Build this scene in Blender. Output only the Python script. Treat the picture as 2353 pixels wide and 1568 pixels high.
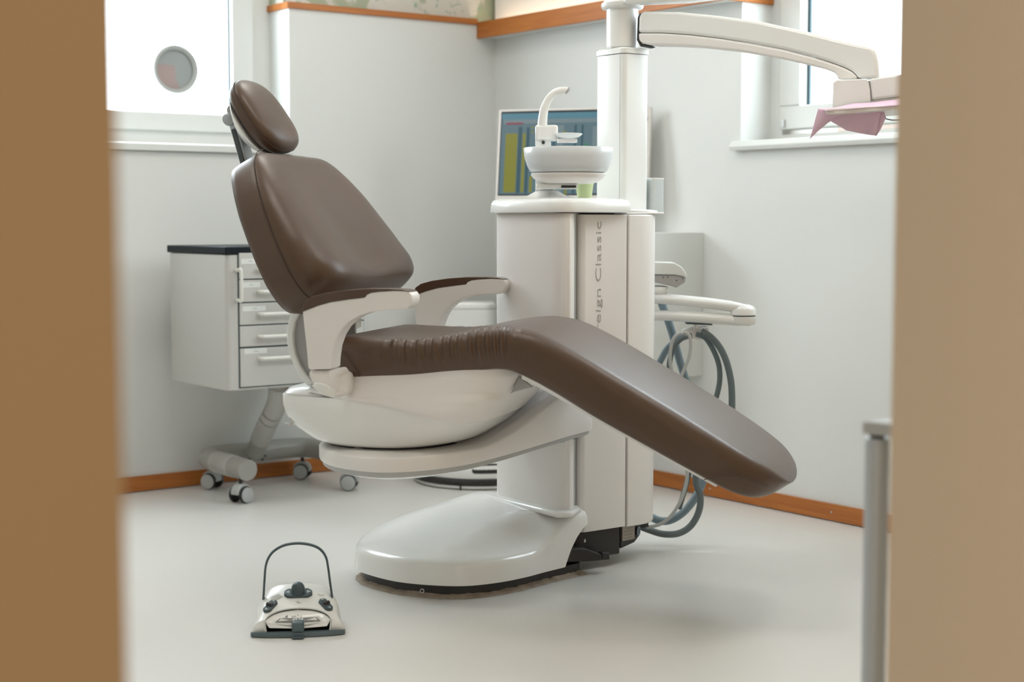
import bpy, bmesh, math, random
from mathutils import Vector, Matrix
D = bpy.data
for o in list(D.objects): D.objects.remove(o)
scn = bpy.context.scene
COL = scn.collection
R_ = math.radians
# ------------------------------------------------------------------ camera, world, exposure
CAMH = 1.05; FPX = 3626.0; PITCH = R_(4.4156); AZ = R_(53.4)
cam = D.cameras.new('camera'); co = D.objects.new('camera', cam); COL.objects.link(co)
cam.sensor_width = 36.0; cam.lens = FPX / 2353 * 36
co.location = (0, 0, CAMH); co.rotation_euler = (R_(90) - PITCH, 0, -(R_(90) - AZ))
cam.dof.use_dof = True; cam.dof.focus_distance = 4.45; cam.dof.aperture_fstop = 2.6
cam.clip_start = 0.05
scn.camera = co
w = D.worlds.new('world'); scn.world = w; w.use_nodes = True
w.node_tree.nodes['Background'].inputs[0].default_value = (1.0, 0.90, 0.80, 1)
w.node_tree.nodes['Background'].inputs[1].default_value = 0.68
scn.view_settings.view_transform = 'Standard'; scn.view_settings.look = 'None'
scn.view_settings.gamma = 1; scn.view_settings.exposure = 0.53; scn.view_settings.use_curve_mapping = False
WIN_L, WIN_R, CEIL, COVE = 6.6, 5.4, 5.6, 8.0

# ------------------------------------------------------------------ view geometry (turns a pixel into a place at a known distance)
F = Vector((math.cos(AZ), math.sin(AZ), 0)); Rt = Vector((math.sin(AZ), -math.cos(AZ), 0)); Z = Vector((0, 0, 1))
FW = F * math.cos(PITCH) - Z * math.sin(PITCH); UP = Z * math.cos(PITCH) + F * math.sin(PITCH)
O = Vector((0, 0, CAMH))
def ray(px, py): return FW + Rt * (px - 1176.5) / FPX + UP * (784 - py) / FPX
def onp(px, py, P, n): d = ray(px, py); return O + d * ((Vector(P) - O).dot(n) / d.dot(n))
def onz(px, py, z=0.): return onp(px, py, (0, 0, z), Z)
def onx(px, py, x): return onp(px, py, (x, 0, 0), Vector((1, 0, 0)))
def ony(px, py, y): return onp(px, py, (0, y, 0), Vector((0, 1, 0)))
def ond(px, py, d_): d = ray(px, py); return O + d * (d_ / d.dot(F))
b16 = R_(16)
A = Rt * math.cos(b16) - F * math.sin(b16); W = Rt * math.sin(b16) + F * math.cos(b16)   # chair: head-to-foot axis, and across
CC = Vector((2.414, 3.663, 0))
def cw(s, w_, z): return CC + A * s + W * w_ + Z * z
def chp(px, py, w_):                                    # photo point on the chair's lengthwise plane at offset w_
    P = onp(px, py, CC + W * w_, W); v = P - CC; return (v.dot(A), P.z)

# ------------------------------------------------------------------ materials
def mat(name, col, rough=.5, metal=0., spec=.5, coat=0., bump=None, trans=0., emit=None, es=0., alpha=1., noise=None, sheen=0., sss=0.):
    m = D.materials.new(name); m.use_nodes = True; nt = m.node_tree; b = nt.nodes['Principled BSDF']
    b.inputs['Base Color'].default_value = (*col, 1); b.inputs['Roughness'].default_value = rough
    b.inputs['Metallic'].default_value = metal; b.inputs['Specular IOR Level'].default_value = spec
    b.inputs['Coat Weight'].default_value = coat; b.inputs['Coat Roughness'].default_value = .08
    b.inputs['Transmission Weight'].default_value = trans; b.inputs['Alpha'].default_value = alpha
    if sheen: b.inputs['Sheen Weight'].default_value = sheen
    if emit: b.inputs['Emission Color'].default_value = (*emit, 1); b.inputs['Emission Strength'].default_value = es
    tc = nt.nodes.new('ShaderNodeTexCoord')
    if noise:                                           # (scale, amount, second colour)
        n = nt.nodes.new('ShaderNodeTexNoise'); n.inputs['Scale'].default_value = noise[0]; n.inputs['Detail'].default_value = 5
        mx = nt.nodes.new('ShaderNodeMix'); mx.data_type = 'RGBA'
        rp = nt.nodes.new('ShaderNodeMapRange'); rp.inputs[1].default_value = .35; rp.inputs[2].default_value = .7; rp.inputs[4].default_value = noise[1]
        nt.links.new(tc.outputs['Object'], n.inputs['Vector']); nt.links.new(n.outputs['Fac'], rp.inputs[0]); nt.links.new(rp.outputs[0], mx.inputs[0])
        mx.inputs[6].default_value = (*col, 1); mx.inputs[7].default_value = (*noise[2], 1); nt.links.new(mx.outputs[2], b.inputs['Base Color'])
    if bump:
        n = nt.nodes.new('ShaderNodeTexNoise'); n.inputs['Scale'].default_value = bump[0]; n.inputs['Detail'].default_value = 4
        bp = nt.nodes.new('ShaderNodeBump'); bp.inputs['Strength'].default_value = bump[1]; bp.inputs['Distance'].default_value = bump[2] if len(bump) > 2 else .002
        nt.links.new(tc.outputs['Object'], n.inputs['Vector']); nt.links.new(n.outputs['Fac'], bp.inputs['Height']); nt.links.new(bp.outputs[0], b.inputs['Normal'])
    return m
def wood(name, c1, c2, axis):
    m = mat(name, c1, .45); nt = m.node_tree; b = nt.nodes['Principled BSDF']
    tc = nt.nodes.new('ShaderNodeTexCoord'); mp = nt.nodes.new('ShaderNodeMapping'); s = [40, 40, 40]; s[axis] = 3; mp.inputs['Scale'].default_value = s
    n = nt.nodes.new('ShaderNodeTexNoise'); n.inputs['Scale'].default_value = 1.2; n.inputs['Detail'].default_value = 8; n.inputs['Distortion'].default_value = .6
    cr = nt.nodes.new('ShaderNodeValToRGB'); cr.color_ramp.elements[0].position = .35; cr.color_ramp.elements[1].position = .68
    cr.color_ramp.elements[0].color = (*c2, 1); cr.color_ramp.elements[1].color = (*c1, 1)
    nt.links.new(tc.outputs['Object'], mp.inputs[0]); nt.links.new(mp.outputs[0], n.inputs['Vector']); nt.links.new(n.outputs['Fac'], cr.inputs[0]); nt.links.new(cr.outputs[0], b.inputs['Base Color'])
    return m
M_wall = mat('white_wall_paint', (.73, .735, .71), .75, spec=.25, bump=(220, .15, .0008))
M_floor = mat('pale_linoleum', (.76, .745, .71), .30, spec=.45, noise=(1.6, .35, (.72, .70, .66)), bump=(900, .05, .0003))
M_ceil = mat('ceiling_paint', (.8, .8, .78), .8)
M_wx = wood('cherry_wood_along_x', (.50, .168, .028), (.38, .115, .017), 0)
M_wy = wood('cherry_wood_along_y', (.50, .168, .028), (.38, .115, .017), 1)
M_tan = mat('tan_door_lining', (.315, .195, .088), .55, spec=.3, noise=(2.0, .5, (.335, .205, .088)))
M_tan2 = mat('beige_door_lining', (.62, .49, .34), .6, spec=.3)
M_white = mat('white_enamel', (.86, .865, .84), .22, spec=.5, coat=.3)
M_white2 = mat('warm_white_plastic', (.86, .83, .80), .32, spec=.45)
M_gap = mat('dark_gap', (.02, .02, .02), .6)
M_black = mat('black_plastic', (.022, .02, .019), .45)
M_band = mat('pale_grey_rubber_band', (.50, .51, .50), .45)
M_leather = mat('brown_leather', (.090, .049, .027), .385, spec=.55, bump=(420, .30, .0006), noise=(7, .35, (.079, .043, .024)))
lb = M_leather.node_tree.nodes['Principled BSDF']; lb.inputs['Sheen Weight'].default_value = .18; lb.inputs['Sheen Roughness'].default_value = .35; lb.inputs['Sheen Tint'].default_value = (.82, .92, 1, 1)
M_pad = mat('brown_arm_pad', (.085, .045, .028), .28, spec=.55)
M_stitch = mat('dark_thread', (.05, .03, .02), .7)
M_greyp = mat('light_grey_plate', (.40, .39, .38), .4)
M_chrome = mat('brushed_steel', (.62, .62, .62), .25, metal=1.)
M_dgrey = mat('dark_grey_track', (.06, .075, .08), .35)
M_lever = mat('silver_grey_plastic', (.42, .44, .46), .3, metal=.3)
M_cab = mat('warm_grey_lacquer', (.54, .53, .50), .42)
M_handle = mat('cream_handle', (.74, .73, .68), .35)
M_cabtop = mat('black_top', (.010, .013, .017), .45, spec=.15)
M_tube = mat('grey_beige_tube', (.36, .35, .32), .38)
M_tubel = mat('ribbed_pale_sleeve', (.50, .49, .46), .4)
M_caster = mat('pale_caster_shell', (.48, .49, .48), .35)
M_hose = mat('slate_grey_hose', (.13, .165, .175), .45)
M_hosel = mat('blue_grey_hose', (.20, .27, .31), .4)
M_hoset = mat('pale_grey_tube', (.46, .48, .47), .4)
M_teal = mat('slate_teal_plastic', (.055, .085, .095), .35)
M_teal2 = mat('slate_teal_rubber', (.10, .145, .16), .4)
M_glass = mat('frosted_bowl_glass', (.90, .94, .96), .2, trans=.22, spec=.5)
M_cup = mat('pale_green_plastic', (.78, .88, .52), .3, trans=.35)
M_pink = mat('pink_cloth', (.80, .58, .72), .9, bump=(500, .4, .0008))
M_label = mat('label_paper', (.72, .73, .70), .6)
M_print = mat('grey_print', (.24, .24, .24), .6)
M_arrow = mat('pale_print', (.42, .47, .48), .6)
M_frame = mat('window_frame_white', (.68, .69, .66), .45)
M_putty = mat('tan_sealant', (.42, .35, .28), .8, bump=(60, .8, .004), noise=(30, .8, (.26, .21, .16)))
M_alu = mat('silver_metal', (.50, .53, .55), .35, metal=.35)
M_desk = mat('grey_desk_top', (.45, .46, .45), .5)
M_lamp = mat('fill_lamp_diffuser', (.9, .9, .9), .5, emit=(1.0, .95, .87), es=CEIL)
M_led = mat('led_strip', (.9, .9, .9), .5, emit=(1.0, .82, .58), es=COVE)
def winmat(name, st, warm):
    m = D.materials.new(name); m.use_nodes = True; nt = m.node_tree; b = nt.nodes['Principled BSDF']
    b.inputs['Base Color'].default_value = (.8, .85, .88, 1); b.inputs['Roughness'].default_value = .35
    b.inputs['Emission Strength'].default_value = st; b.inputs['Emission Color'].default_value = (*warm, 1)
    return m
M_winL = winmat('frosted_pane_left', WIN_L, (.82, .93, 1.0)); M_winR = winmat('frosted_pane_right', WIN_R, (.80, .92, 1.0))

# ------------------------------------------------------------------ object helpers
def link(o, parent=None):
    COL.objects.link(o)
    if parent: o.parent = parent
    return o
def thing(name, label, cat, loc, group=None):
    o = D.objects.new(name, None); o.empty_display_size = .1; link(o); o.location = loc
    o['label'] = label; o['category'] = cat
    if group: o['group'] = group
    return o
def rootloc(p):
    v = Vector((0, 0, 0))
    while p: v += p.location; p = p.parent
    return v
def mesh(name, verts, faces, m, parent=None, smooth=True, bevel=0., seg=3, sub=0, kind=None, label=None, angle=40, loc=None):
    base = rootloc(parent) if parent else Vector(loc or (0, 0, 0))
    me = D.meshes.new(name); me.from_pydata([tuple(Vector(v) - base) for v in verts], [], faces); me.update()
    bm = bmesh.new(); bm.from_mesh(me); bmesh.ops.recalc_face_normals(bm, faces=bm.faces); bm.to_mesh(me); bm.free()
    me.materials.append(m)
    o = D.objects.new(name, me); link(o, parent)
    if not parent: o.location = base
    if smooth:
        for p in me.polygons: p.use_smooth = True
        if sub == 0:
            bm = bmesh.new(); bm.from_mesh(me)
            for e in bm.edges:
                if len(e.link_faces) == 2 and e.calc_face_angle(0) > R_(angle): e.smooth = False
            bm.to_mesh(me); bm.free()
    if bevel:
        md = o.modifiers.new('b', 'BEVEL'); md.width = bevel; md.segments = seg; md.limit_method = 'ANGLE'; md.angle_limit = R_(35)
        md.harden_normals = False
    if sub: md = o.modifiers.new('s', 'SUBSURF'); md.levels = sub; md.render_levels = sub
    if kind: o['kind'] = kind
    if label: o['label'] = label
    return o
class MB:
    def __init__(s): s.v = []; s.f = []
    def add(s, v, f):
        n = len(s.v); s.v += [Vector(x) for x in v]; s.f += [[i + n for i in q] for q in f]; return s
    def box(s, x0, x1, y0, y1, z0, z1):
        return s.add([(x0, y0, z0), (x1, y0, z0), (x1, y1, z0), (x0, y1, z0), (x0, y0, z1), (x1, y0, z1), (x1, y1, z1), (x0, y1, z1)],
              [[0, 3, 2, 1], [4, 5, 6, 7], [0, 1, 5, 4], [1, 2, 6, 5], [2, 3, 7, 6], [3, 0, 4, 7]])
    def obox(s, c, ax, ay, az, hx, hy, hz):
        c = Vector(c); P = [c + ax * (hx * i) + ay * (hy * j) + az * (hz * k) for k in (-1, 1) for i, j in ((-1, -1), (1, -1), (1, 1), (-1, 1))]
        return s.add(P, [[0, 3, 2, 1], [4, 5, 6, 7], [0, 1, 5, 4], [1, 2, 6, 5], [2, 3, 7, 6], [3, 0, 4, 7]])
    def loft(s, rings, cap0=True, cap1=True, closed=True):
        n = len(rings[0]); v = [p for r in rings for p in r]; f = []
        for i in range(len(rings) - 1):
            for j in range(n if closed else n - 1):
                k = (j + 1) % n; f.append([i * n + j, i * n + k, (i + 1) * n + k, (i + 1) * n + j])
        if cap0: f.append(list(range(n))[::-1])
        if cap1: f.append([(len(rings) - 1) * n + j for j in range(n)])
        return s.add(v, f)
    def prism(s, pts, d):
        return s.loft([[Vector(p) for p in pts], [Vector(p) + Vector(d) for p in pts]])
    def lathe(s, c, prof, axis=Z, n=40, cap0=True, cap1=True):
        axis = Vector(axis).normalized(); u = axis.orthogonal().normalized(); v = axis.cross(u); c = Vector(c)
        return s.loft([[c + axis * h + (u * math.cos(t) + v * math.sin(t)) * r for t in [2 * math.pi * k / n for k in range(n)]] for r, h in prof], cap0, cap1)
    def tube(s, pts, r, n=14, dense=6, rib=0., flat=None):
        P = catmull(pts, dense) if dense > 1 else [Vector(p) for p in pts]
        rings = []; N = len(P); up = None
        for i, p in enumerate(P):
            t = (P[min(i + 1, N - 1)] - P[max(i - 1, 0)]).normalized()
            if up is None: up = t.orthogonal().normalized()
            up = (up - t * up.dot(t)).normalized(); v = t.cross(up)
            q = i / max(1, N - 1) * (len(r) - 1) if isinstance(r, (list, tuple)) else 0
            rr = (r[int(q)] * (1 - q % 1) + r[min(int(q) + 1, len(r) - 1)] * (q % 1)) if isinstance(r, (list, tuple)) else r
            if rib: rr *= 1 + rib * (i % 2)
            rings.append([p + (up * math.cos(a) + v * math.sin(a)) * rr for a in [2 * math.pi * k / n for k in range(n)]])
        return s.loft(rings)
    def build(s, name, m, parent=None, **k): return mesh(name, s.v, s.f, m, parent, **k)
def catmull(pts, k, closed=False):
    P = [Vector(p) for p in pts]; out = []; n = len(P)
    g = (lambda i: P[i % n]) if closed else (lambda i: P[min(max(i, 0), n - 1)])
    for i in range(n if closed else n - 1):
        a, b, c, d = g(i - 1), g(i), g(i + 1), g(i + 2)
        for j in range(k):
            t = j / k; out.append(.5 * ((2 * b) + (c - a) * t + (2 * a - 5 * b + 4 * c - d) * t * t + (3 * b - a - 3 * c + d) * t ** 3))
    if not closed: out.append(P[-1])
    return out
def lerp(a, b, t): return a + (b - a) * t
def sst(a, b, x): t = min(1, max(0, (x - a) / (b - a))); return t * t * (3 - 2 * t)
def table(tab, x):                                      # piecewise linear lookup
    if x <= tab[0][0]: return tab[0][1]
    for (a, p), (b, q) in zip(tab, tab[1:]):
        if x <= b: return p + (q - p) * (x - a) / (b - a)
    return tab[-1][1]
def se(cx, cy, a, b, n, e):
    out = []
    for k in range(n):
        t = 2 * math.pi * k / n; c, s_ = math.cos(t), math.sin(t)
        out.append((cx + a * math.copysign(abs(c) ** (2 / e), c), cy + b * math.copysign(abs(s_) ** (2 / e), s_)))
    return out
def rrect(x0, x1, y0, y1, r, k=5):
    out = []
    for cx, cy, a0 in ((x1 - r, y1 - r, 0), (x0 + r, y1 - r, 90), (x0 + r, y0 + r, 180), (x1 - r, y0 + r, 270)):
        for i in range(k + 1): a = R_(a0 + 90 * i / k); out.append((cx + r * math.cos(a), cy + r * math.sin(a)))
    return out
def struct(name, mb, m, **k):
    return mb.build(name, m, kind='structure', smooth=k.pop('smooth', False), **k)
def text(name, body, size, m, parent, origin, ux, uy, sx=1., depth=.0004):
    cu = D.curves.new(name, 'FONT'); cu.body = body; cu.size = size; cu.extrude = depth; cu.offset = -.0005; cu.align_x = 'LEFT'
    o = D.objects.new(name, cu); COL.objects.link(o)
    dg = bpy.context.evaluated_depsgraph_get(); me = D.meshes.new_from_object(o.evaluated_get(dg)); D.objects.remove(o)
    n = ux.cross(uy); base = rootloc(parent)
    for v in me.vertices: v.co = (origin - base) + ux * v.co.x * sx + uy * v.co.y + n * v.co.z
    me.materials.clear(); me.materials.append(m)
    return link(D.objects.new(name, me), parent)

# ================================================================== THE ROOM
YB, XR, H = 5.70, 4.14, 2.60
NX = 3.114                         # right side of the left window's niche
NY = 4.17                          # left side of the right window's niche
X0 = -.6; Y0, Y1 = 1.05, 1.35      # entrance wall
SILLZ = 1.325
# back wall (holds the left window niche)
mb = MB().box(X0, XR + .3, YB, YB + .45, 0, 1.31).box(NX, XR + .3, YB, YB + .45, 1.31, 1.90).box(X0, 1.55, YB, YB + .45, 1.31, H)
mb.box(1.55, NX, YB + .165, YB + .45, 1.31, 1.43).box(3.03, NX, YB + .165, YB + .45, 1.43, H).box(1.55, 3.03, YB + .165, YB + .45, 2.35, H)
struct('wall_back', mb, M_wall)
M_mural = mat('leaf_mural_wallpaper', (.66, .64, .58), .8)
nt = M_mural.node_tree; b = nt.nodes['Principled BSDF']; tc = nt.nodes.new('ShaderNodeTexCoord')
def mural_layer(scale, lo, hi, colA, prev, dist):
    n = nt.nodes.new('ShaderNodeTexNoise'); n.inputs['Scale'].default_value = scale; n.inputs['Detail'].default_value = 4; n.inputs['Distortion'].default_value = dist
    mr = nt.nodes.new('ShaderNodeMapRange'); mr.inputs[1].default_value = lo; mr.inputs[2].default_value = hi
    mx = nt.nodes.new('ShaderNodeMix'); mx.data_type = 'RGBA'; nt.links.new(tc.outputs['Object'], n.inputs['Vector']); nt.links.new(n.outputs['Fac'], mr.inputs[0]); nt.links.new(mr.outputs[0], mx.inputs[0])
    if prev is None: mx.inputs[6].default_value = (.66, .64, .58, 1)
    else: nt.links.new(prev, mx.inputs[6])
    mx.inputs[7].default_value = (*colA, 1); return mx.outputs[2]
c1 = mural_layer(6, .50, .55, (.40, .43, .31), None, 1.0); c2 = mural_layer(17, .60, .64, (.30, .44, .34), c1, 2.2)
nt.links.new(c2, b.inputs['Base Color'])
struct('wall_back_upper', MB().box(NX - .0, XR + .3, YB + .045, YB + .45, 1.90, H), M_mural)
# right wall (holds the right window niche)
mb = MB().box(XR, XR + .45, -.3, YB, 0, 1.30).box(XR, XR + .45, NY, YB, 1.30, H).box(XR, XR + .45, -.3, 2.6, 1.30, H)
pr_ = onx(1856, 100, XR + .17).y; fr_ = onx(1800, 100, XR + .15).y
mb.box(XR + .15, XR + .45, 2.6, NY, 1.30, 1.36).box(XR + .15, XR + .45, fr_, NY, 1.36, H).box(XR + .15, XR + .45, 2.6, fr_, 2.35, H)
struct('wall_right', mb, M_wall)
struct('wall_left', MB().box(X0 - .12, X0, Y0, YB, 0, H), M_wall)
# entrance wall with the opening the photo looks through
xl = .438; xr = (ony(2051, 784, Y1)).x
mb = MB().box(X0 - .12, xl, Y0, Y1, 0, H); struct('wall_front', mb, M_tan)
mb = MB().box(xr, XR + .45, Y0, Y1, 0, H).box(xl, xr, Y0, Y1, 2.15, H); struct('wall_entrance', mb, M_tan2)
struct('floor', MB().box(-3, XR + .45, -3, YB + .45, -.05, 0), M_floor)
struct('ceiling', MB().box(X0 - .12, XR + .45, Y0, YB + .45, H, H + .1), M_ceil)
struct('baseboard_back', MB().box(X0, XR - .012, YB - .012, YB - .0005, .004, .062), M_wx, bevel=.002)
bb = MB().box(XR - .012, XR - .0005, 1.4, YB - .0125, .004, .062); bbo = struct('baseboard_right', bb, M_wy, bevel=.002)
for px, py in ((1632, 1123), (1911, 1178)):
    p = onx(px, py, XR - .012); mesh('screw_head', *(lambda q: (q.v, q.f))(MB().lathe(p, [(.0035, .001), (.0035, -.0015), (.002, -.0025)], (1, 0, 0), 16)), M_chrome, bbo)
# wood trims: thin ledge on the back wall, deep cove board on the right wall
struct('trim_1', MB().box(NX - .012, XR - .10, YB - .012, YB + .045, 1.897, 1.922).box(NX - .012, NX + .02, YB + .045, YB + .165, 1.897, 1.922), M_wx, bevel=.002)
struct('trim_2', MB().box(XR - .10, XR - .082, NY - .012, YB, 1.838, 1.909).box(XR - .082, XR + .15, NY - .014, NY, 1.838, 1.909), M_wy, bevel=.002)
struct('trim_3', MB().box(XR - .082, XR, NY, YB, 1.842, 1.850), M_wall)
led = struct('trim_4', MB().box(XR - .07, XR - .05, NY + .05, YB - .04, 1.851, 1.859), M_led)

# ---- left window: frosted pane, frame, sill, round vent
yw = YB + .165
gx = ony(530, 200, yw).x; gz = ony(400, 259.5, yw).z; fz = ony(400, 302, yw).z
win = struct('window_1', MB().box(1.55, gx, yw + .012, yw + .03, gz, 2.3), M_winL)
mb = MB().box(1.55, 3.03, yw - .02, yw + .05, fz, gz).box(gx, 3.03, yw - .02, yw + .05, gz, 2.35).box(1.55, gx, yw - .02, yw + .05, 2.3, 2.35).box(1.55, 1.62, yw - .02, yw + .05, gz, 2.3)
mb.build('window_frame', M_frame, win, smooth=False, bevel=.006)
M_refl = mat('teal_painted_reflection', (.05, .09, .11), .5)  # dark teal strip paints the bluish reflection along the pane edge
MB().box(gx - .006, gx, yw + .004, yw + .012, gz, 2.3).build('reflection_strip', M_refl, win, smooth=False)
sillm = MB().prism([(1.45, YB - .02, 1.311), (1.45, YB - .02, 1.338), (1.45, YB - .008, 1.342), (1.45, yw, 1.342), (1.45, yw, 1.311)], (NX - 1.45, 0, 0))
sillm.build('window_sill', M_frame, win, smooth=False, bevel=.003)
pc = ony(400, 160, yw + .0)
vent = thing('window_vent', 'round grey rimmed vent set in the bright frosted left window', 'vent', (pc.x, pc.y, pc.z))
pc = Vector(pc); M_vr = mat('vent_rim', (.42, .43, .41), .4); M_vg = mat('vent_cover', (.30, .32, .31), .5, noise=(5, .0, (.4, .4, .4)))
r = .097
MB().lathe(pc, [(r - .02, -.012), (r - .012, -.02), (r - .003, -.02), (r, -.012), (r, .011), (r - .02, .011), (r - .02, -.012)], (0, 1, 0), 56, False, False).build('rim', M_vr, vent)
MB().lathe(pc, [(r - .018, -.004), (r - .018, .010)], (0, 1, 0), 56).build('cover', M_vg, vent, angle=30)
M_vp = mat('dull_red_patch', (.36, .27, .255), .5)  # dull red segment on the vent cover
mb = MB(); pts = []
for k in range(15):
    a = R_(165 + 120 * k / 14); pts.append(pc + Vector((math.cos(a) * (r - .022), -.0062, math.sin(a) * (r - .022))))
pts += [pc + Vector((.004, -.0062, -.03)), pc + Vector((-.0, -.0062, .015))]
mb.prism(pts, (0, .0018, 0)).build('red_patch', M_vp, vent, smooth=False)

# ---- right window
xw = XR + .17
gz2 = onx(1900, 239, xw).z; fz2 = onx(1850, 296, XR + .15).z
win2 = struct('window_2', MB().box(xw + .01, xw + .03, 2.75, pr_, gz2, 2.3), M_winR)
mb = MB().box(XR + .13, xw + .03, 2.6, fr_, fz2, gz2).box(XR + .13, xw + .03, pr_, fr_, gz2, 2.35).box(XR + .13, xw + .03, 2.6, 2.75, gz2, 2.35).box(XR + .13, xw + .03, 2.75, pr_, 2.3, 2.35)
mb.build('window_frame', M_frame, win2, smooth=False, bevel=.006)
MB().prism([(XR - .03, 2.5, 1.300), (XR - .035, 2.5, 1.315), (XR - .02, 2.5, 1.335), (XR + .15, 2.5, 1.338), (XR + .15, 2.5, 1.300)], (0, NY - .002 - 2.5 + .03, 0)).build('window_sill', M_frame, win2, smooth=False, bevel=.003)
MB().box(xw + .000, xw + .010, pr_ - .012, pr_, gz2, 2.3).build('reflection_strip', M_refl, win2, smooth=False)  # same painted reflection beside the right pane
p = onx(1801, 288, XR + .128)
MB().box(p.x - .006, p.x + .004, p.y - .006, p.y + .006, p.z - .008, p.z + .02).build('hinge', M_chrome, win2, bevel=.002)

# ---- ceiling lamps (unseen panels, added as fill light for the room)
for i, (x, y) in enumerate(((1.9, 3.1), (2.9, 4.5), (3.3, 2.6), (1.0, 4.6))):
    t = thing('fill_ceiling_light', 'unseen square white ceiling light panel added to light the treatment room', 'lamp', (x, y, H), 'added ceiling light panels')
    MB().box(x - .32, x + .32, y - .32, y + .32, H - .03, H - .001).build('housing', M_white, t, smooth=False)
    MB().box(x - .29, x + .29, y - .29, y + .29, H - .034, H - .0305).build('diffuser', M_lamp, t, smooth=False)

# ================================================================== DENTAL CHAIR
chair = thing('dental_chair', 'brown leather dental chair with white shell, armrests and raised reclined backrest', 'dental chair', (CC.x, CC.y, 0))
# --- seat and leg rest: one upholstered cushion.  (top s,z) (bottom s,z) half width
ST = [((-.178, .700), (-.178, .672), .10), ((-.172, .720), (-.172, .655), .20), ((-.155, .737), (-.155, .640), .262), ((-.12, .742), (-.12, .632), .282), ((-.05, .741), (-.05, .634), .290), ((.06, .740), (.06, .640), .290),
      ((.17, .752), (.17, .651), .285), ((.25, .766), (.25, .660), .283), ((.325, .770), (.30, .664), .282), ((.40, .756), (.345, .655), .282), ((.50, .710), (.43, .615), .282),
      ((.62, .643), (.555, .545), .282), ((.74, .575), (.68, .480), .278), ((.85, .510), (.80, .417), .272), ((.93, .460), (.885, .372), .255), ((.98, .425), (.94, .352), .225),
      ((1.01, .395), (.975, .350), .17), ((1.022, .378), (.995, .355), .11), ((1.027, .370), (1.005, .358), .05)]
KS = 28
TT = catmull([(a[0], 0, a[1]) for a, b_, c in ST], KS); BT = catmull([(b_[0], 0, b_[1]) for a, b_, c in ST], KS); HW = catmull([(c, 0, 0) for a, b_, c in ST], KS)
random.seed(4)
wr = sorted([(-.03 + .39 * (i + random.uniform(-.3, .3)) / 17, random.uniform(.006, .011), random.uniform(.0050, .0072)) for i in range(18)])
def wrinkle(s):
    return sum(a * math.exp(-((s - c) / d) ** 2) for c, a, d in wr)
rings = []
for T, B, hw in zip(TT, BT, HW):
    T = Vector((T.x, T.z)); B = Vector((B.x, B.z)); hw = max(.02, hw.x); d = T - B; th = d.length
    rt = min(.040, hw * .5, th * .48); rb = min(.028, hw * .5, th * .4)
    prof = []
    def corner(cx, cy, r, a0, k=8):
        for i in range(k + 1): a = R_(a0 + 90 * i / k); prof.append((cx + r * math.cos(a), cy + r * math.sin(a)))
    corner(hw - rt, th - rt, rt, 0)
    for i in range(1, 24): x = lerp(hw - rt, -(hw - rt), i / 24); prof.append((x, th))
    corner(-(hw - rt), th - rt, rt, 90)
    for i in range(1, 5): prof.append((-hw, lerp(th - rt, rb, i / 5)))
    corner(-(hw - rb), rb, rb, 180)
    for i in range(1, 6): prof.append((lerp(-(hw - rb), hw - rb, i / 6), 0))
    corner(hw - rb, rb, rb, 270)
    for i in range(1, 5): prof.append((hw, lerp(rb, th - rt, i / 5)))
    ring = []
    dn = d.normalized()
    for x, y in prof:
        q = x / hw; yy = y
        s0 = lerp(B.x, T.x, y / th)
        if y > th * .75:                                # hollow in the seat, gentle crown on the leg part
            seat = math.exp(-((s0 - .02) / .16) ** 4)
            yy += (1 - min(1, abs(q)) ** 2.2) * (.006 - .020 * seat) * min(1, hw / .2)
        else: yy += 0
        h = y / th
        env = sst(-.03, .03, s0) * (1 - sst(.30, .37, s0)) * sst(.45, .95, abs(q)) * sst(.15, .55, h) * (1 - .35 * sst(.9, 1.0, h) * (1 - sst(.8, 1, abs(q))))
        wv = wrinkle(s0 + .012 * (h - .5)) * env
        xx = x + math.copysign(wv, x) * 1.0; yy += wv * (.6 if x < 0 else .1) * sst(.6, 1, h)
        # soft sag lines along the side of the leg rest
        ring.append(cw(0, xx, 0) + A * (B.x + dn.x * yy) + Z * (B.y + dn.y * yy))
    rings.append(ring)
cush = MB().loft(rings).build('seat_cushion', M_leather, chair, angle=80)
# seams: rear corner seam and the toe-cap seam
def side_pt(px, py, w_=-.29): s, z = chp(px, py, w_); return cw(s, w_, z)
MB().tube([side_pt(*p, -.2905) for p in ((765, 803), (785, 812), (800, 826), (815, 846), (827, 866))], .0012, 6).build('seam', M_stitch, cush)
MB().tube([side_pt(x, y, w_) for x, y, w_ in ((1617, 1103, -.2735), (1650, 1095, -.2725), (1683, 1093, -.268), (1712, 1099, -.259), (1740, 1110, -.243), (1765, 1116, -.222))], .0012, 6).build('seam', M_stitch, cush)
# white plate under the leg rest
rg = []
for i in range(9):
    t = i / 8; s = lerp(.36, .86, t); zb = table([(.30, .664), (.345, .655), (.43, .615), (.555, .545), (.68, .480), (.80, .417), (.885, .372)], s) + .004; hw = .268 - .03 * t
    nx, nz = .47, .88
    rg.append([cw(s, -hw, zb), cw(s, hw, zb), cw(s - nx * .016, hw - .02, zb - nz * .014), cw(s - nx * .016, -hw + .02, zb - nz * .014)])
MB().loft(rg).build('leg_rest_plate', M_white2, chair, angle=30)
mb = MB(); mb.prism([(lambda q: cw(q[0], -.20, q[1]))(chp(x, y, -.20)) for x, y in ((1193, 866), (1222, 890), (1180, 901), (1173, 905))], W * .012); mb.build('leg_rest_bracket', M_greyp, chair, smooth=False)

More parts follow.
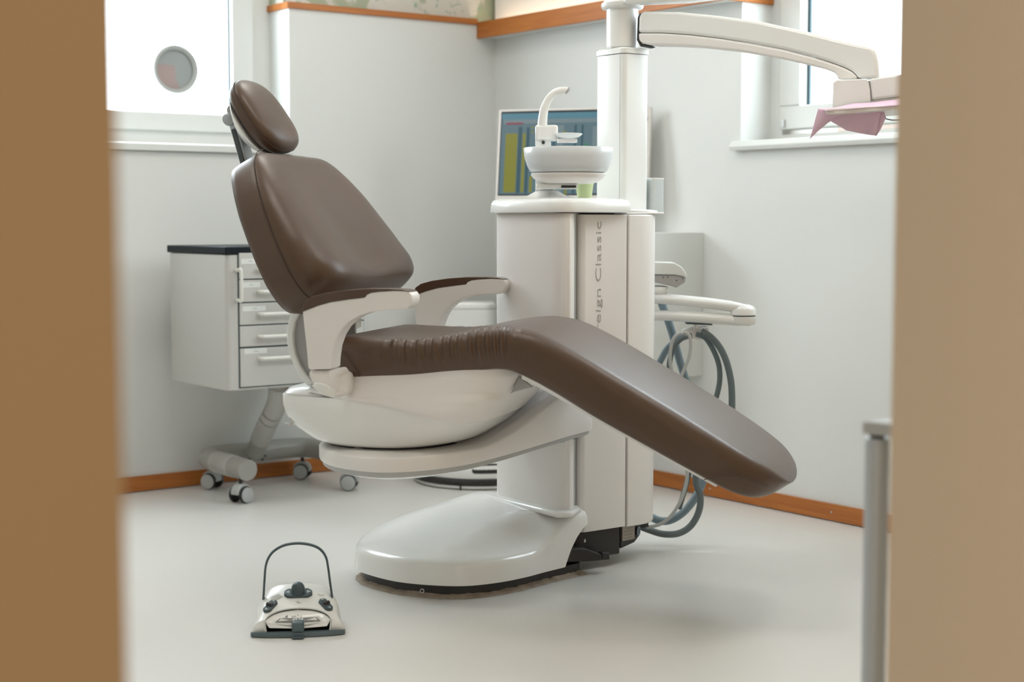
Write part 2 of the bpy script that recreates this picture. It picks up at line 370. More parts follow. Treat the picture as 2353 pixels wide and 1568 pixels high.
# --- backrest: stations up a plane reclined 27 degrees
t27 = R_(27); BU = -A * math.sin(t27) + Z * math.cos(t27); BN = A * math.cos(t27) + Z * math.sin(t27); BO = cw(-.18, 0, .8)
def bp(w_, d_, v): return BO + W * w_ + BN * d_ + BU * v
hwT = [(.013, .17), (.022, .24), (.032, .285), (.044, .32), (.06, .345), (.09, .362), (.124, .374), (.195, .371), (.26, .357), (.324, .340), (.388, .310), (.44, .275), (.465, .248), (.480, .222), (.489, .188), (.495, .148), (.498, .10)]
dT = [(.013, .0), (.028, .035), (.042, .070), (.06, .093), (.10, .097), (.164, .083), (.26, .066), (.34, .052), (.40, .038), (.45, .024), (.478, .010), (.490, -.004), (.498, -.030)]
rings = []; NV = 60
SM = lambda tab, v: sum(table(tab, v + e) for e in (-.014, -.007, 0, .007, .014)) / 5
for i in range(NV + 1):
    t = i / NV; v = .013 + .485 * lerp(t, (1 - math.cos(math.pi * t)) / 2, .8); hw = SM(hwT, v); d = SM(dT, v); e = min(1, (v - .008) / .035, (.503 - v) / .035); back = lerp(.0, -.080, math.sqrt(max(0, e)))
    conc = .030 * sst(.02, .12, v) * (1 - sst(.2, .45, v))
    ring = []; e0 = min(0, d * 1.12)
    for k in range(25):                                  # front, from the near stitch line to the far one
        q = lerp(-1, 1, k / 24); x = hw * math.sin(q * math.pi / 2 * .999)
        f = (1 - abs(x / hw) ** 8) ** .5 if abs(x) < hw else 0
        ring.append(bp(x, e0 + (d * 1.12 - e0) * f - conc * math.exp(-(x / (hw * .45)) ** 2), v))
    for k in range(1, 6): ring.append(bp(lerp(hw, hw * .965, (k / 5) ** 2), lerp(e0, min(e0, back), k / 5), v))
    for k in range(1, 10): q = lerp(1, -1, k / 10); ring.append(bp(hw * .965 * q, back - .012 * (1 - q * q), v))
    for k in range(0, 5): ring.append(bp(-lerp(hw * .965, hw, (k / 5) ** .5), lerp(min(e0, back), e0, k / 5), v))
    rings.append(ring)
back = MB().loft(rings).build('backrest', M_leather, chair, angle=80)
for sgn in (-1, 1):
    pts = [bp(sgn * (SM(hwT, v) + .0006), .001, v) for v in [lerp(.03, .47 if sgn < 0 else .36, i / 30) for i in range(31)]]
    if sgn < 0: pts += [bp(-.205, .001, .4865), bp(-.165, .000, .4935)]
    MB().tube(pts, .0014, 6, dense=2).build('stitching', M_stitch, back)
    mb = MB()
    for i in range(74 if sgn < 0 else 54):                                 # the little cross stitches along the seam
        v = .03 + .42 * i / 73; c = bp(sgn * (SM(hwT, v) + .0015), .001, v); mb.obox(c, BN, BU, W, .0020, .0004, .0008)
    mb.build('stitches', M_stitch, back, smooth=False)
# white rear shell of the backrest
rings = []
for i in range(25):
    v = -.035 + .495 * i / 24; hw = SM(hwT, max(v, .02)) * .86 * min(1, .45 + (v + .035) * 6, .4 + (.475 - v) * 9)
    rings.append([bp(hw * math.cos(a), -.062 - (.036 * (1 - abs(math.cos(a)) ** 3) if math.sin(a) < 0 else -.012 * 0), v) if True else None for a in [2 * math.pi * k / 32 for k in range(32)]])
MB().loft(rings).build('backrest_shell', M_white, chair, angle=60)

# --- headrest
t35 = R_(33); HU = -A * math.sin(t35) + Z * math.cos(t35); HN = A * math.cos(t35) + Z * math.sin(t35); HO = cw(-.474, 0, 1.34)
def hp(w_, d_, v): return HO + W * w_ + HN * d_ + HU * v
def head_ring(v, hw, fr, bk, n=44):
    out = []
    for k in range(n):
        a = 2 * math.pi * k / n; c, s_ = math.cos(a), math.sin(a)
        x = hw * math.copysign(abs(c) ** .8, c); y = (fr if s_ > 0 else bk) * abs(s_) ** .75
        out.append(hp(x, y, v))
    return out
HV = .118; NH = 28
def hscale(t): return max(.0, 1 - abs(t) ** 3.2) ** (1 / 2.4)
rings = []
for i in range(NH + 1):
    t = math.sin((i / NH * 2 - 1) * math.pi / 2) * .995; v = HV * t; k = max(.12, hscale(t))
    rings.append(head_ring(v, .120 * k, .034 * k + .012 * (1 - t) * .5 * k, -.046 * k))
hd = MB().loft(rings).build('headrest', M_leather, chair, angle=80)
ptsn = [hp(-.1225 * max(.12, hscale(t)), .0015, HV * t) for t in [math.sin(x) for x in [lerp(-1.45, 1.45, i / 40) for i in range(41)]]]
ptsf = [hp(.1225 * max(.12, hscale(t)), .0015, HV * t) for t in [math.sin(x) for x in [lerp(-1.45, 1.45, i / 40) for i in range(41)]]]
MB().tube(ptsn + ptsf[::-1] + [ptsn[0]], .0012, 6, dense=1).build('stitching', M_stitch, hd)
rings = []
for i in range(17):
    t = i / 16; k = math.cos(t * math.pi / 2 * .97); d = -.038 - .040 * t ** 1.6 * 1.2
    rings.append([hp(.119 * k ** .6 * math.cos(a), d, HV * .86 * k ** .6 * math.sin(a) - .010 - .004 * t) for a in [2 * math.pi * q / 40 for q in range(40)]])
MB().loft(rings).build('headrest_shell', M_white, chair, angle=60)
# post, knob and lever under the headrest
p0 = cw(*(lambda q: (q[0], 0, q[1]))(chp(568, 372, 0))); p1 = cw(*(lambda q: (q[0], 0, q[1]))(chp(545, 290, 0)))
ax = (p1 - p0).normalized(); side = W; nrm = ax.cross(side).normalized(); mid = (p0 + p1) / 2 - ax * .02
hl = (p1 - p0).length / 2 + .03
MB().obox(mid, side, nrm, ax, .030, .0115, hl).build('headrest_post', M_alu, chair, bevel=.006)
MB().obox(mid - side * .0305 , side, nrm, ax, .0035, .0075, hl - .02).build('post_track', M_dgrey, chair, bevel=.003)
kn = cw(*(lambda q: (q[0], 0, q[1]))(chp(540, 276, 0)))
MB().lathe(kn - W * .045, [(.010, -.004), (.017, 0), (.019, .008), (.019, .082), (.017, .090), (.010, .094)], W, 32).build('tilt_knob', M_lever, chair)
MB().lathe(kn + ax * .02 + HN * .012 - W * .03, [(.016, 0), (.016, .06)], W, 24).build('headrest_joint', M_greyp, chair, bevel=.002)

# --- arm rests
ARM = [(695, 716), (728, 703), (760, 694), (800, 688), (838, 683.5), (842, 677), (852, 672.5), (872, 670), (905, 668), (930, 668), (941, 672), (946, 680), (947, 690), (944, 701), (936, 709), (925, 711), (880, 714), (850, 718), (825, 726), (804, 738), (788, 753), (776, 772), (767, 797), (763, 825), (762, 846), (757, 849), (712, 850), (708, 846), (704, 800), (699, 755)]
PAD = [(695, 716), (696, 704), (702, 692), (716, 682), (745, 674), (790, 667.5), (840, 664), (890, 664), (925, 666), (941, 670), (905, 668), (872, 670), (852, 672.5), (842, 677), (838, 683.5), (800, 688), (760, 694), (728, 703)]
ELB = [(712, 851), (757, 851), (758, 858), (763, 864), (775, 866), (792, 869), (797, 875), (801, 900), (800, 908), (790, 912), (765, 912), (740, 905), (722, 890), (714, 872)]
BUT = [(718, 884), (722, 880), (735, 879), (750, 884), (765, 896), (785, 904), (797, 907), (780, 913), (762, 914), (745, 909), (728, 898)]
WN = -.4475
def armside(px, py): s, z = chp(px, py, WN); return s, z
for sgn in (-1, 1):
    def P3(q, w_): s, z = armside(*q); return cw(s, sgn * w_, z)
    arm = MB().prism([P3(q, .4475) for q in ARM], W * (-sgn * .060)).build('armrest', M_white2, chair, bevel=.010, seg=4)
    MB().prism([P3(q, .4490) for q in PAD], W * (-sgn * .063)).build('arm_pad', M_pad, arm, bevel=.008, seg=4)
    wf = lambda x: lerp(-.4455, -.300, sst(752, 800, x))
    def ring_x(x, yt, yb, w_o, w_i, n=20):
        pts_ = []
        for k in range(n):
            a = 2 * math.pi * k / n; c_, s_ = math.cos(a), math.sin(a); c_ = math.copysign(abs(c_) ** .45, c_); s_ = math.copysign(abs(s_) ** .45, s_)
            w_ = lerp(w_o, w_i, (1 - c_) / 2); yy = lerp(yt, yb, (1 - s_) / 2)
            ss, zz_ = chp(x, yy, w_o); pts_.append(cw(ss, -sgn * w_, zz_))
        return pts_
    tT = [(711, 855), (713, 851), (757, 851), (759, 858), (764, 864), (775, 866), (792, 869), (797, 876), (801, 889)]; tB = [(711, 868), (714, 874), (722, 890), (740, 904), (765, 912), (790, 912), (799, 907), (801, 897)]
    MB().loft([ring_x(x, table(tT, x), table(tB, x), wf(x), lerp(-.385, -.262, sst(735, 775, x))) for x in [711, 712, 714, 718, 724, 732, 740, 748, 754, 757, 759, 762, 766, 771, 777, 784, 790, 794, 797, 799, 800.5, 801]]).build('arm_mount', M_white2, arm, angle=55)
    bT = [(717, 886), (722, 880), (735, 879), (750, 884), (765, 896), (785, 904), (797, 907.5)]; bB = [(717, 888), (728, 899), (745, 910), (762, 915), (780, 914), (797, 909)]
    MB().loft([ring_x(x, table(bT, x), table(bB, x), wf(x) - .0035, wf(x) + .006) for x in [717, 718, 720, 724, 730, 737, 744, 751, 758, 766, 774, 782, 789, 794, 797]]).build('release_button', M_white, arm, angle=55)

# --- hinge cover between the backrest and the seat (a bowed band with a grey web)
arc = [(684, 697), (672, 715), (664, 738), (660, 765), (661, 790), (666, 815), (677, 842), (692, 868), (708, 888)]
arci = [(702, 712), (688, 722), (678, 742), (674, 768), (675, 792), (680, 816), (690, 840), (704, 862), (722, 880)]
WH = -.235
def PH(q, w_): s, z = chp(q[0], q[1], WH); return cw(s, w_, z)
A1 = [q for q in arc]; A2 = [q for q in arci]
hinge = MB().loft([[PH(a, -.24), PH(i_, -.24), PH(i_, -.04), PH(a, -.04)] for a, i_ in zip(A1, A2)]).build('hinge_cover', M_white, chair, bevel=.004, angle=35)
for w_ in (-.226, -.06):
    MB().prism([PH(q, w_) for q in A2] + [PH((760, 860), w_), PH((760, 730), w_)], W * .010).build('hinge_web', M_greyp, hinge, smooth=False)

# --- seat shell (upper) and motor cover (lower): stacked plan outlines in the chair's axes
def plan(s0, s1, hw, z, e, n=72, dz=None):
    out = []
    for s, w_ in se((s0 + s1) / 2, 0, (s1 - s0) / 2, hw, n, e): out.append(cw(s, w_, z + (dz(s, w_) if dz else 0)))
    return out
PT = {0: [(.4445, -.20), (.447, -.262), (.456, -.285), (.485, -.320), (.50, -.333), (.52, -.338), (.552, -.340), (.592, -.340)],
      1: [(.4445, .125), (.447, .150), (.456, .178), (.485, .218), (.52, .248), (.56, .282), (.592, .303), (.62, .330), (.645, .345), (.664, .348)],
      2: [(.4445, .235), (.447, .270), (.456, .286), (.485, .290), (.55, .288), (.592, .279), (.64, .277), (.664, .272)],
      3: [(.4445, 2.3), (.456, 2.6), (.485, 3.3), (.50, 3.8), (.52, 4.6), (.552, 5.8), (.578, 6.3), (.60, 4.4), (.664, 4.2)]}
def body_ring(z, s0=None, grow=0.): return se((( s0 if s0 is not None else table(PT[0], z)) + table(PT[1], z)) / 2, 0, (table(PT[1], z) - (s0 if s0 is not None else table(PT[0], z))) / 2 + grow, table(PT[2], z) + grow, 120, table(PT[3], z))
zs = [.4445, .446, .448, .452, .457, .464, .475, .49, .505, .52, .535, .55, .562, .572, .578]
MB().loft([[cw(a, b_, z + .005 * sst(.0, .2, a) * (1 - sst(.46, .52, z))) for a, b_ in body_ring(z)] for z in zs]).build('motor_cover', M_white, chair, angle=50)
seamT = [(-.20, .590), (-.19, .585), (-.17, .575), (-.111, .573), (-.025, .562), (.071, .541), (.15, .524), (.20, .517), (.26, .515), (.31, .52)]
nj = 22; rr_ = []
for j in range(nj + 1):
    rowz = []
    for i in range(120):
        z = .60
        for _ in range(8):
            zl_ = z; s0 = lerp(table(PT[0], min(z, .592)), -.195, sst(.568, .583, z)) if z < .664 else -.185
            q = body_ring(z, s0)[i]; z = lerp(table(seamT, q[0]), .664, j / nj)
            if abs(z - zl_) < 1e-5: break
        g = .0035 if j else -.002
        c_ = ((s0 + table(PT[1], z)) / 2, 0); v_ = Vector((q[0] - c_[0], q[1])); v_ += v_.normalized() * g
        rowz.append(cw(c_[0] + v_.x, v_.y, z))
    rr_.append(rowz)
MB().loft([rr_[1]] [:0] + rr_, cap0=False).build('seat_shell', M_white2, chair, angle=50)
# rear cap
MB().loft([plan(-.331, -.13, .270, .5775, 4.0), plan(-.333, -.13, .272, .585, 4.0), plan(-.325, -.13, .262, .594, 4.0), plan(-.28, -.13, .20, .602, 3.2)]).build('rear_cap', M_white, chair, angle=40)
MB().loft([plan(-.285, -.15, .215, .598, 4.0), plan(-.285, -.15, .215, .609, 4.0), plan(-.278, -.15, .205, .613, 4.0)]).build('rear_flap', M_white, chair, angle=40)
c = cw(-.300, -.245, .497)
mb = MB(); mb.lathe(c, [(.013, 0), (.013, .005)], Z, 20); mb.lathe(c + A * .008, [(.005, 0), (.005, .028)], Z, 12); mb.build('lock_pin', M_chrome, chair)

# --- lift arm below: rounded pan that runs over to the tower
OUT = [(2.105, 3.70), (2.083, 3.60), (2.095, 3.50), (2.145, 3.425), (2.25, 3.395), (2.36, 3.405), (2.50, 3.435), (2.65, 3.468), (2.80, 3.505), (2.915, 3.54), (2.935, 3.575), (2.915, 3.63), (2.87, 3.70),
       (2.84, 3.80), (2.78, 3.87), (2.62, 3.92), (2.42, 3.93), (2.25, 3.89), (2.16, 3.80)]
OC = [Vector((p.x, p.y, 0)) for p in catmull([(x, y, 0) for x, y in OUT], 6, True)]; cen = Vector((2.45, 3.66, 0))
def ring_o(off, zf):
    n = len(OC); out = []
    for i, p in enumerate(OC):
        t = (OC[(i + 1) % n] - OC[i - 1]).normalized(); nn = Vector((-t.y, t.x, 0))
        if nn.dot(p - cen) < 0: nn = -nn
        q = p + nn * off; out.append(Vector((q.x, q.y, zf(q.x))))
    return out
zr = lambda x: .436 + .150 * sst(2.42, 2.95, x) ** 1.0
zb = lambda x: .402 + .036 * sst(2.35, 2.95, x)
zb2 = lambda x: .382 + .038 * sst(2.35, 2.95, x)
MB().loft([ring_o(-.002, lambda x: zb(x) - .004), ring_o(0, zb), ring_o(0, lambda x: zr(x) - .005), ring_o(-.004, zr), ring_o(-.014, lambda x: zr(x) + .001), ring_o(-.04, lambda x: zr(x) + .0045), ring_o(-.05, lambda x: zr(x) + .005)]).build('lift_arm', M_white2, chair, angle=50)
MB().loft([ring_o(-.014, zb2), ring_o(-.010, lambda x: zb2(x) + .002), ring_o(-.009, zb)]).build('lift_arm_band', M_band, chair, angle=40)
MB().loft([ring_o(-.10, lambda x: zb2(x) - .012), ring_o(-.05, lambda x: zb2(x) - .010), ring_o(-.02, lambda x: zb2(x) - .001)]).build('lift_arm_underside', M_white, chair, angle=60)
MB().loft([[cw(a * .93 - .003, b_ * .93, z) for a, b_ in body_ring(.448)] for z in (.436, .4455)]).build('pivot_gap', M_gap, chair)

# --- pedestal base cover
BO_ = [(2.325, 3.885), (2.318, 3.80), (2.335, 3.69), (2.385, 3.60), (2.46, 3.53), (2.56, 3.508), (2.66, 3.515), (2.75, 3.535), (2.83, 3.550), (2.90, 3.560), (2.935, 3.575), (2.94, 3.64),
       (2.94, 3.90), (2.90, 3.975), (2.82, 4.01), (2.70, 4.03), (2.56, 4.04), (2.45, 4.02), (2.37, 3.965)]
BC = [Vector((p.x, p.y, 0)) for p in catmull([(x, y, 0) for x, y in BO_], 6, True)]; bcen = Vector((2.62, 3.78, 0))
def ring_b(k, off, zf):
    n = len(BC); out = []
    for i, p in enumerate(BC):
        t = (BC[(i + 1) % n] - BC[i - 1]).normalized(); nn = Vector((-t.y, t.x, 0))
        if nn.dot(p - bcen) < 0: nn = -nn
        q = bcen + (p + nn * off - bcen) * k; out.append(Vector((q.x, q.y, zf(q.x, q.y))))
    return out
archz = lambda x, y: table([(2.83, .036), (2.842, .060), (2.858, .090), (2.88, .118), (2.905, .140), (2.94, .156)], x) if y < 3.75 else .036
lin_ = lambda x: min(1, max(0, (x - 2.36) / .46))
rimz = lambda x, y: .104 + lerp(.088 * sst(2.68, 2.90, x), .094 * lin_(x), sst(3.60, 3.85, y))
topz = lambda x, y: .108 + .094 * lerp(sst(2.40, 2.84, x), lin_(x), .6)
def mixz(k): return lambda x, y: lerp(topz(x, y), rimz(x, y) + .004, k)
base = MB().loft([ring_b(1, -.004, archz), ring_b(1, 0, lambda x, y: archz(x, y) + .002), ring_b(1, -.003, lambda x, y: max(archz(x, y) + .012, rimz(x, y) - .020)), ring_b(1, -.005, lambda x, y: rimz(x, y) - .011), ring_b(1, -.009, lambda x, y: rimz(x, y) - .005), ring_b(1, -.015, lambda x, y: rimz(x, y) - .001), ring_b(1, -.024, lambda x, y: rimz(x, y) + .002),
      ring_b(.82, -.03, mixz(.8)), ring_b(.68, -.03, mixz(.35)), ring_b(.5, -.03, topz), ring_b(.3, -.03, topz), ring_b(.1, -.02, topz)], cap0=False).build('pedestal_cover', M_white, chair, angle=60)
MB().loft([ring_b(.985, -.018, lambda x, y: .001), ring_b(.985, -.018, lambda x, y: .034 if x < 2.83 or y > 3.75 else .034)]).build('pedestal_skirt', M_black, chair)
MB().prism([(2.795, 3.55, .186), (2.815, 3.535, .186), (2.84, 3.528, .186), (2.905, 3.57, .186), (2.92, 3.60, .186), (2.92, 3.93, .186), (2.80, 3.93, .186)], (0, 0, .018)).build('post_collar', M_white, chair, bevel=.008)
# sealant ring on the floor round the base
random.seed(2); n = len(BC)
r0 = []; r1 = []; r2 = []
for i, p in enumerate(BC):
    t = (BC[(i + 1) % n] - BC[i - 1]).normalized(); nn = Vector((-t.y, t.x, 0)); nn = -nn if nn.dot(p - bcen) < 0 else nn
    j = random.uniform(-.003, .003)
    r0.append(p - nn * .024 + Z * (.012 + j)); r1.append(p - nn * (.014 + j) + Z * .005); r2.append(p - nn * (.003 + j * .6) + Z * .0006)
MB().loft([r2, r1, r0], False, False).build('floor_sealant', M_putty, chair)
mb = MB(); rp = onz(970, 1358, .019); mb.lathe(rp, [(.0062, 0), (.0062, .003), (.0042, .003), (.0042, 0)], (-F), 20, False, False)
mb.build('screw', M_chrome, chair)
# stop plate lever below the tower
lp = [(1268, 1262), (1300, 1262), (1335, 1261), (1352, 1263), (1368, 1270), (1384, 1275), (1386, 1288), (1352, 1291), (1290, 1293), (1268, 1295)]
PL = Vector((2.92, 3.555, 0)); NL = Vector((-.25, -.97, 0)).normalized()
MB().prism([onp(x, y, PL, NL) for x, y in lp], -NL * .05).build('stop_plate', M_black, chair, bevel=.003)
MB().prism([onp(x, y, PL + NL * .004, NL) for x, y in ((1384, 1271), (1401, 1271), (1402, 1287), (1385, 1288))], -NL * .03).build('stop_button', M_black, chair, bevel=.004)

# ================================================================== DENTAL UNIT (tower, spittoon, column, arms)
unit = thing('dental_unit', 'tall white dental unit tower with spittoon bowl, column and instrument arms behind the chair', 'dental unit', (3.0, 3.75, 0))
ZT = 1.068
def vprism(pts, z0, z1): return [[(x, y, z0) for x, y in pts], [(x, y, z1) for x, y in pts]]
shellL = [(2.833, 3.885), (2.828, 3.80), (2.828, 3.62), (2.831, 3.585), (2.838, 3.564), (2.850, 3.556), (2.866, 3.562), (2.884, 3.580), (2.896, 3.594), (2.90, 3.66), (2.90, 3.93), (2.86, 3.93)]
MB().loft(vprism(shellL, .195, ZT)).build('tower_shell', M_white2, unit, bevel=.004)
MB().loft(vprism([(2.899, 3.612), (2.927, 3.612), (2.927, 3.70), (2.899, 3.70)], .16, ZT)).build('guide_rail', M_greyp, unit, smooth=False)
MB().loft(vprism([(2.902, 3.603), (2.909, 3.603), (2.909, 3.612), (2.902, 3.612)], .17, ZT)).build('guide_rail', M_alu, unit, smooth=False)
panel = [(2.921, 3.66), (2.921, 3.605), (2.926, 3.596), (2.934, 3.590), (3.094, 3.590), (3.094, 3.66)]
pn = MB().loft(vprism(panel, .121, ZT - .004)).build('front_panel', M_white2, unit, bevel=.002)
right = [(3.102, 3.66), (3.102, 3.590), (3.15, 3.590), (3.185, 3.594), (3.215, 3.606), (3.240, 3.628), (3.252, 3.66), (3.255, 3.70), (3.255, 3.95), (3.102, 3.95)]
MB().loft(vprism(right, .118, ZT - .004)).build('side_panel', M_white2, unit, bevel=.004)
MB().box(2.905, 3.25, 3.66, 3.945, .09, ZT).build('inner_frame', M_gap, unit, smooth=False)
# dark plinth with its rating plate
MB().loft(vprism([(2.90, 3.66), (2.915, 3.612), (2.93, 3.604), (3.085, 3.604), (3.09, 3.62), (3.09, 3.9), (2.90, 3.9)], .035, .121)).build('plinth', M_black, unit, bevel=.005)
pl2 = MB().loft([[(x, y, z0) for x, y, z0 in ((3.09, 3.606, .05), (3.15, 3.612, .06), (3.19, 3.63, .078), (3.205, 3.66, .085), (3.205, 3.9, .085), (3.09, 3.9, .05))], [(x, y, .12) for x, y in ((3.09, 3.606), (3.15, 3.612), (3.19, 3.63), (3.205, 3.66), (3.205, 3.9), (3.09, 3.9))]]).build('plinth', M_black, unit, bevel=.003)
U1 = Vector((1, 0, 0)); UX = Vector((.055, .006, 0)).normalized()
lab = MB().obox(Vector((3.122, 3.6075, .096)), UX, Z, UX.cross(Z), .027, .023, .0008).build('rating_plate', mat('plate_tan', (.36, .32, .27), .5), unit, smooth=False)
mb = MB()
for k, wd in enumerate((.016, .020, .018, .021)):
    mb.obox(Vector((3.122, 3.6064, .110 - .010 * k)) + UX * (.005 if k == 0 else (-.002)), UX, Z, UX.cross(Z), wd * (.8 if k == 0 else 1), .0011, .0004)
mb.build('rating_print', M_print, lab, smooth=False)
mb = MB().lathe(Vector((3.169, 3.616, .094)), [(.014, 0), (.014, .002)], Vector((.45, -.9, 0)), 24).build('round_sticker', mat('sticker_blue', (.08, .13, .18), .4), unit)
MB().lathe(Vector((3.169, 3.616, .094)) + Vector((.45, -.9, 0)).normalized() * .002, [(.012, 0), (.012, .0006), (.0105, .0006), (.0105, 0)], Vector((.45, -.9, 0)), 24, False, False).build('sticker_ring', M_arrow, mb)
MB().box(2.944, 2.950, 3.6025, 3.604, .088, .097).build('label_dot', M_label, unit, smooth=False)
# lettering running up the front panel
tx0 = ony(1381, 761, 3.59); tx1 = ony(1381, 509, 3.59)
M_let = mat('grey_lettering', (.40, .40, .39), .5)
xh = ony(1381, 600, 3.59).x
def lettering(body, y0, y1):
    z0 = ony(1380, y0, 3.59).z; z1 = ony(1380, y1, 3.59).z
    o = text('lettering', body, .030, M_let, pn, Vector((xh, 3.5892, z0)), Vector((0, 0, 1)), Vector((-1, 0, 0)))
    zs = [v.co.z for v in o.data.vertices]; k = (z1 - z0) / (max(zs) - min(zs)); zm = min(zs)
    for v in o.data.vertices: v.co.z = z0 + (v.co.z - zm) * k
    return o
lettering('Classic', 646, 509); lettering('reign', 761, 664)
# top cover with its drip rim and the cone that carries the bowl
def off_outline(o, z): return [(x, y, z) for x, y in o]
top_o = [(2.815, 3.90), (2.812, 3.80), (2.812, 3.63), (2.817, 3.585), (2.832, 3.555), (2.86, 3.548), (2.95, 3.556), (3.03, 3.566), (3.094, 3.574), (3.096, 3.64), (3.096, 3.95), (2.86, 3.95)]
mid_ = Vector((2.96, 3.75, 0))
def tring(k, z): return [(mid_.x + (x - mid_.x) * k, mid_.y + (y - mid_.y) * k, z) for x, y in top_o]
MB().loft([tring(1.0, 1.070), tring(1.005, 1.073), tring(.985, 1.098), tring(.96, 1.106), tring(.85, 1.111), tring(.5, 1.114)]).build('top_cover', M_white, unit, angle=50)
BC2 = Vector((2.985, 3.745, 0)); FC = Vector((2.927, 3.795, 0))
FC.x, FC.y = ond(1257, 400, 4.80).x, ond(1257, 400, 4.80).y
MB().lathe(FC, [(.116, 1.1095), (.088, 1.113), (.060, 1.121), (.041, 1.131), (.033, 1.136)], Z, 48).build('bowl_pedestal', M_white, unit, angle=60)
MB().lathe(FC, [(.026, 1.129), (.026, 1.139)], Z, 32).build('bowl_swivel', M_alu, unit)
bc = ond(1306, 400, 4.72)
B0 = Vector((bc.x, bc.y, 0))
bl = MB().obox(Vector((B0.x, B0.y, 1.1475)) - Rt * .035, Rt, F, Z, .062, .028, .0085)
bl.build('bowl_bracket', M_white, unit, bevel=.006)
mb = MB().obox(Vector((B0.x, B0.y, 1.1465)) + Rt * .000 - F * .0288, Rt, F, Z, .022, .001, .0035); mb.build('bracket_slot', M_gap, unit, smooth=False)
MB().lathe(B0, [(.070, 1.1555), (.085, 1.159), (.104, 1.171), (.111, 1.180), (.111, 1.186), (.10, 1.186)], Z, 56).build('bowl_dish', M_white2, unit, angle=50)
MB().lathe(B0, [(.06, 1.1875), (.106, 1.1875), (.114, 1.191), (.123, 1.208), (.131, 1.234), (.134, 1.260), (.1325, 1.2615), (.130, 1.259), (.126, 1.236), (.117, 1.212), (.104, 1.198), (.03, 1.195)], Z, 64).build('spittoon_bowl', M_glass, unit, angle=70)
# faucet block, curved spout and cup filler
pb = Vector((FC.x, FC.y, 0)) + Rt * -.012
MB().obox(pb + Z * 1.212 , Rt, F, Z, .023, .020, .103).build('faucet_stand', M_white, unit, bevel=.004)
mb = MB().obox(pb + Z * 1.309 + Rt * .010, Rt, F, Z, .034, .026, .024); mb.build('faucet_block', M_white, unit, bevel=.007)
sp = [ond(x, y, 4.79) for x, y in ((1246, 296), (1247, 275), (1251, 250), (1260, 229), (1274, 214), (1290, 208), (1304, 208))]
sp_o = MB().tube(sp, [.0155, .014, .0125, .0115, .011, .0105], 20, 6).build('spout', M_white, unit)
MB().lathe(sp[-1] + Rt * -.0015, [(.0115, 0), (.0115, .003), (.006, .0065)], (Rt * .8 - Z * .5), 20).build('spout_tip', M_greyp, sp_o)
cf = ond(1306, 313, 4.76)
MB().lathe(cf + Z * -.004, [(.010, -.006), (.030, 0), (.041, .008), (.042, .0115), (.038, .0125), (.010, .008)], Z, 36).build('cup_filler', M_white, unit, angle=60)
MB().obox(cf + Z * -.014 - Rt * .004, Rt, F, Z, .030, .012, .006).build('filler_arm', M_white2, unit, bevel=.002)
MB().lathe(pb + Z * 1.280 + F * -.022 + Rt * 0, [(.005, 0), (.005, .006)], -F, 16).build('filler_nozzle', M_gap, unit)
# side tray to the right of the top cover
MB().prism([(3.10, 3.60, 1.072), (3.20, 3.61, 1.072), (3.262, 3.64, 1.069), (3.285, 3.70, 1.066), (3.29, 3.80, 1.066), (3.29, 3.98, 1.068), (3.10, 3.98, 1.072)], (0, 0, .0075)).build('side_tray', M_white, unit, bevel=.003)
MB().box(3.102, 3.252, 3.60, 3.945, 1.0655, 1.0715).build('side_cap', M_white2, unit, bevel=.002)
# column
cx0, cy0 = 3.183, 3.712
colp = rrect(cx0, cx0 + .105, cy0, cy0 + .137, .016, 6)
MB().loft(vprism(colp, 1.078, 1.556)).build('column', M_white, unit, angle=50)
MB().loft(vprism(rrect(cx0 - .003, cx0 + .108, cy0 - .003, cy0 + .140, .018, 6), 1.558, 1.572) + [[(x, y, 1.577) for x, y in rrect(cx0 + .004, cx0 + .10, cy0 + .004, cy0 + .132, .016, 6)]]).build('column_cap', M_white, unit, angle=40)
MB().box(cx0 - .0006, cx0 + .001, cy0 + .017, cy0 + .0185, 1.08, 1.556).build('column_joint', M_greyp, unit, smooth=False)
hc = ond(1430, 60, 4.96); HC = Vector((hc.x, hc.y, 0))
MB().lathe(HC, [(.044, 1.578), (.044, 1.58), (.050, 1.582), (.050, 1.700)], Z, 48).build('swivel_head', M_white, unit, angle=50)
MB().lathe(HC, [(.048, 1.697), (.062, 1.700), (.066, 1.706), (.066, 1.716), (.058, 1.722), (.058, 1.86), (.03, 1.87)], Z, 48).build('swivel_collar', M_white, unit, angle=50)
# main arm, in the upright plane that holds its sweep
e1 = ond(2012, 150, 4.50); e1.z = 0; dirA = (e1 - HC).normalized(); NA = Vector((dirA.y, -dirA.x, 0))
if NA.dot(F) > 0: NA = -NA                               # towards the camera
PA = HC + NA * .040
def pa(l, off=0): return [onp(x, y, PA, NA) + NA * off for x, y in l]
topc = [(1466, 75), (1467, 40), (1471, 29), (1480, 25.5), (1560, 27), (1650, 36), (1750, 50), (1850, 72), (1920, 90), (1960, 99), (1996, 107), (2006, 112), (2012, 124), (2016, 145), (2019, 180)]
seam = [(1970, 180), (1966, 172), (1957, 164), (1940, 155), (1910, 144), (1870, 131), (1800, 113), (1720, 98), (1650, 87), (1580, 79), (1520, 75)]
lowc = [(1466, 76), (1520, 76), (1580, 80), (1650, 88), (1720, 99), (1800, 114), (1870, 132), (1910, 145), (1940, 156), (1957, 165), (1966, 173), (1969, 181), (1924, 183), (1922, 174), (1915, 167), (1895, 159), (1800, 136), (1700, 118), (1600, 107), (1530, 103), (1490, 103), (1474, 100), (1467, 92)]
MB().prism(pa(topc + seam), -NA * .080).build('main_arm', M_white, unit, bevel=.009, seg=4)
MB().prism(pa(lowc, -.001), -NA * .078).build('main_arm_undercover', M_white2, unit, bevel=.007, seg=4)
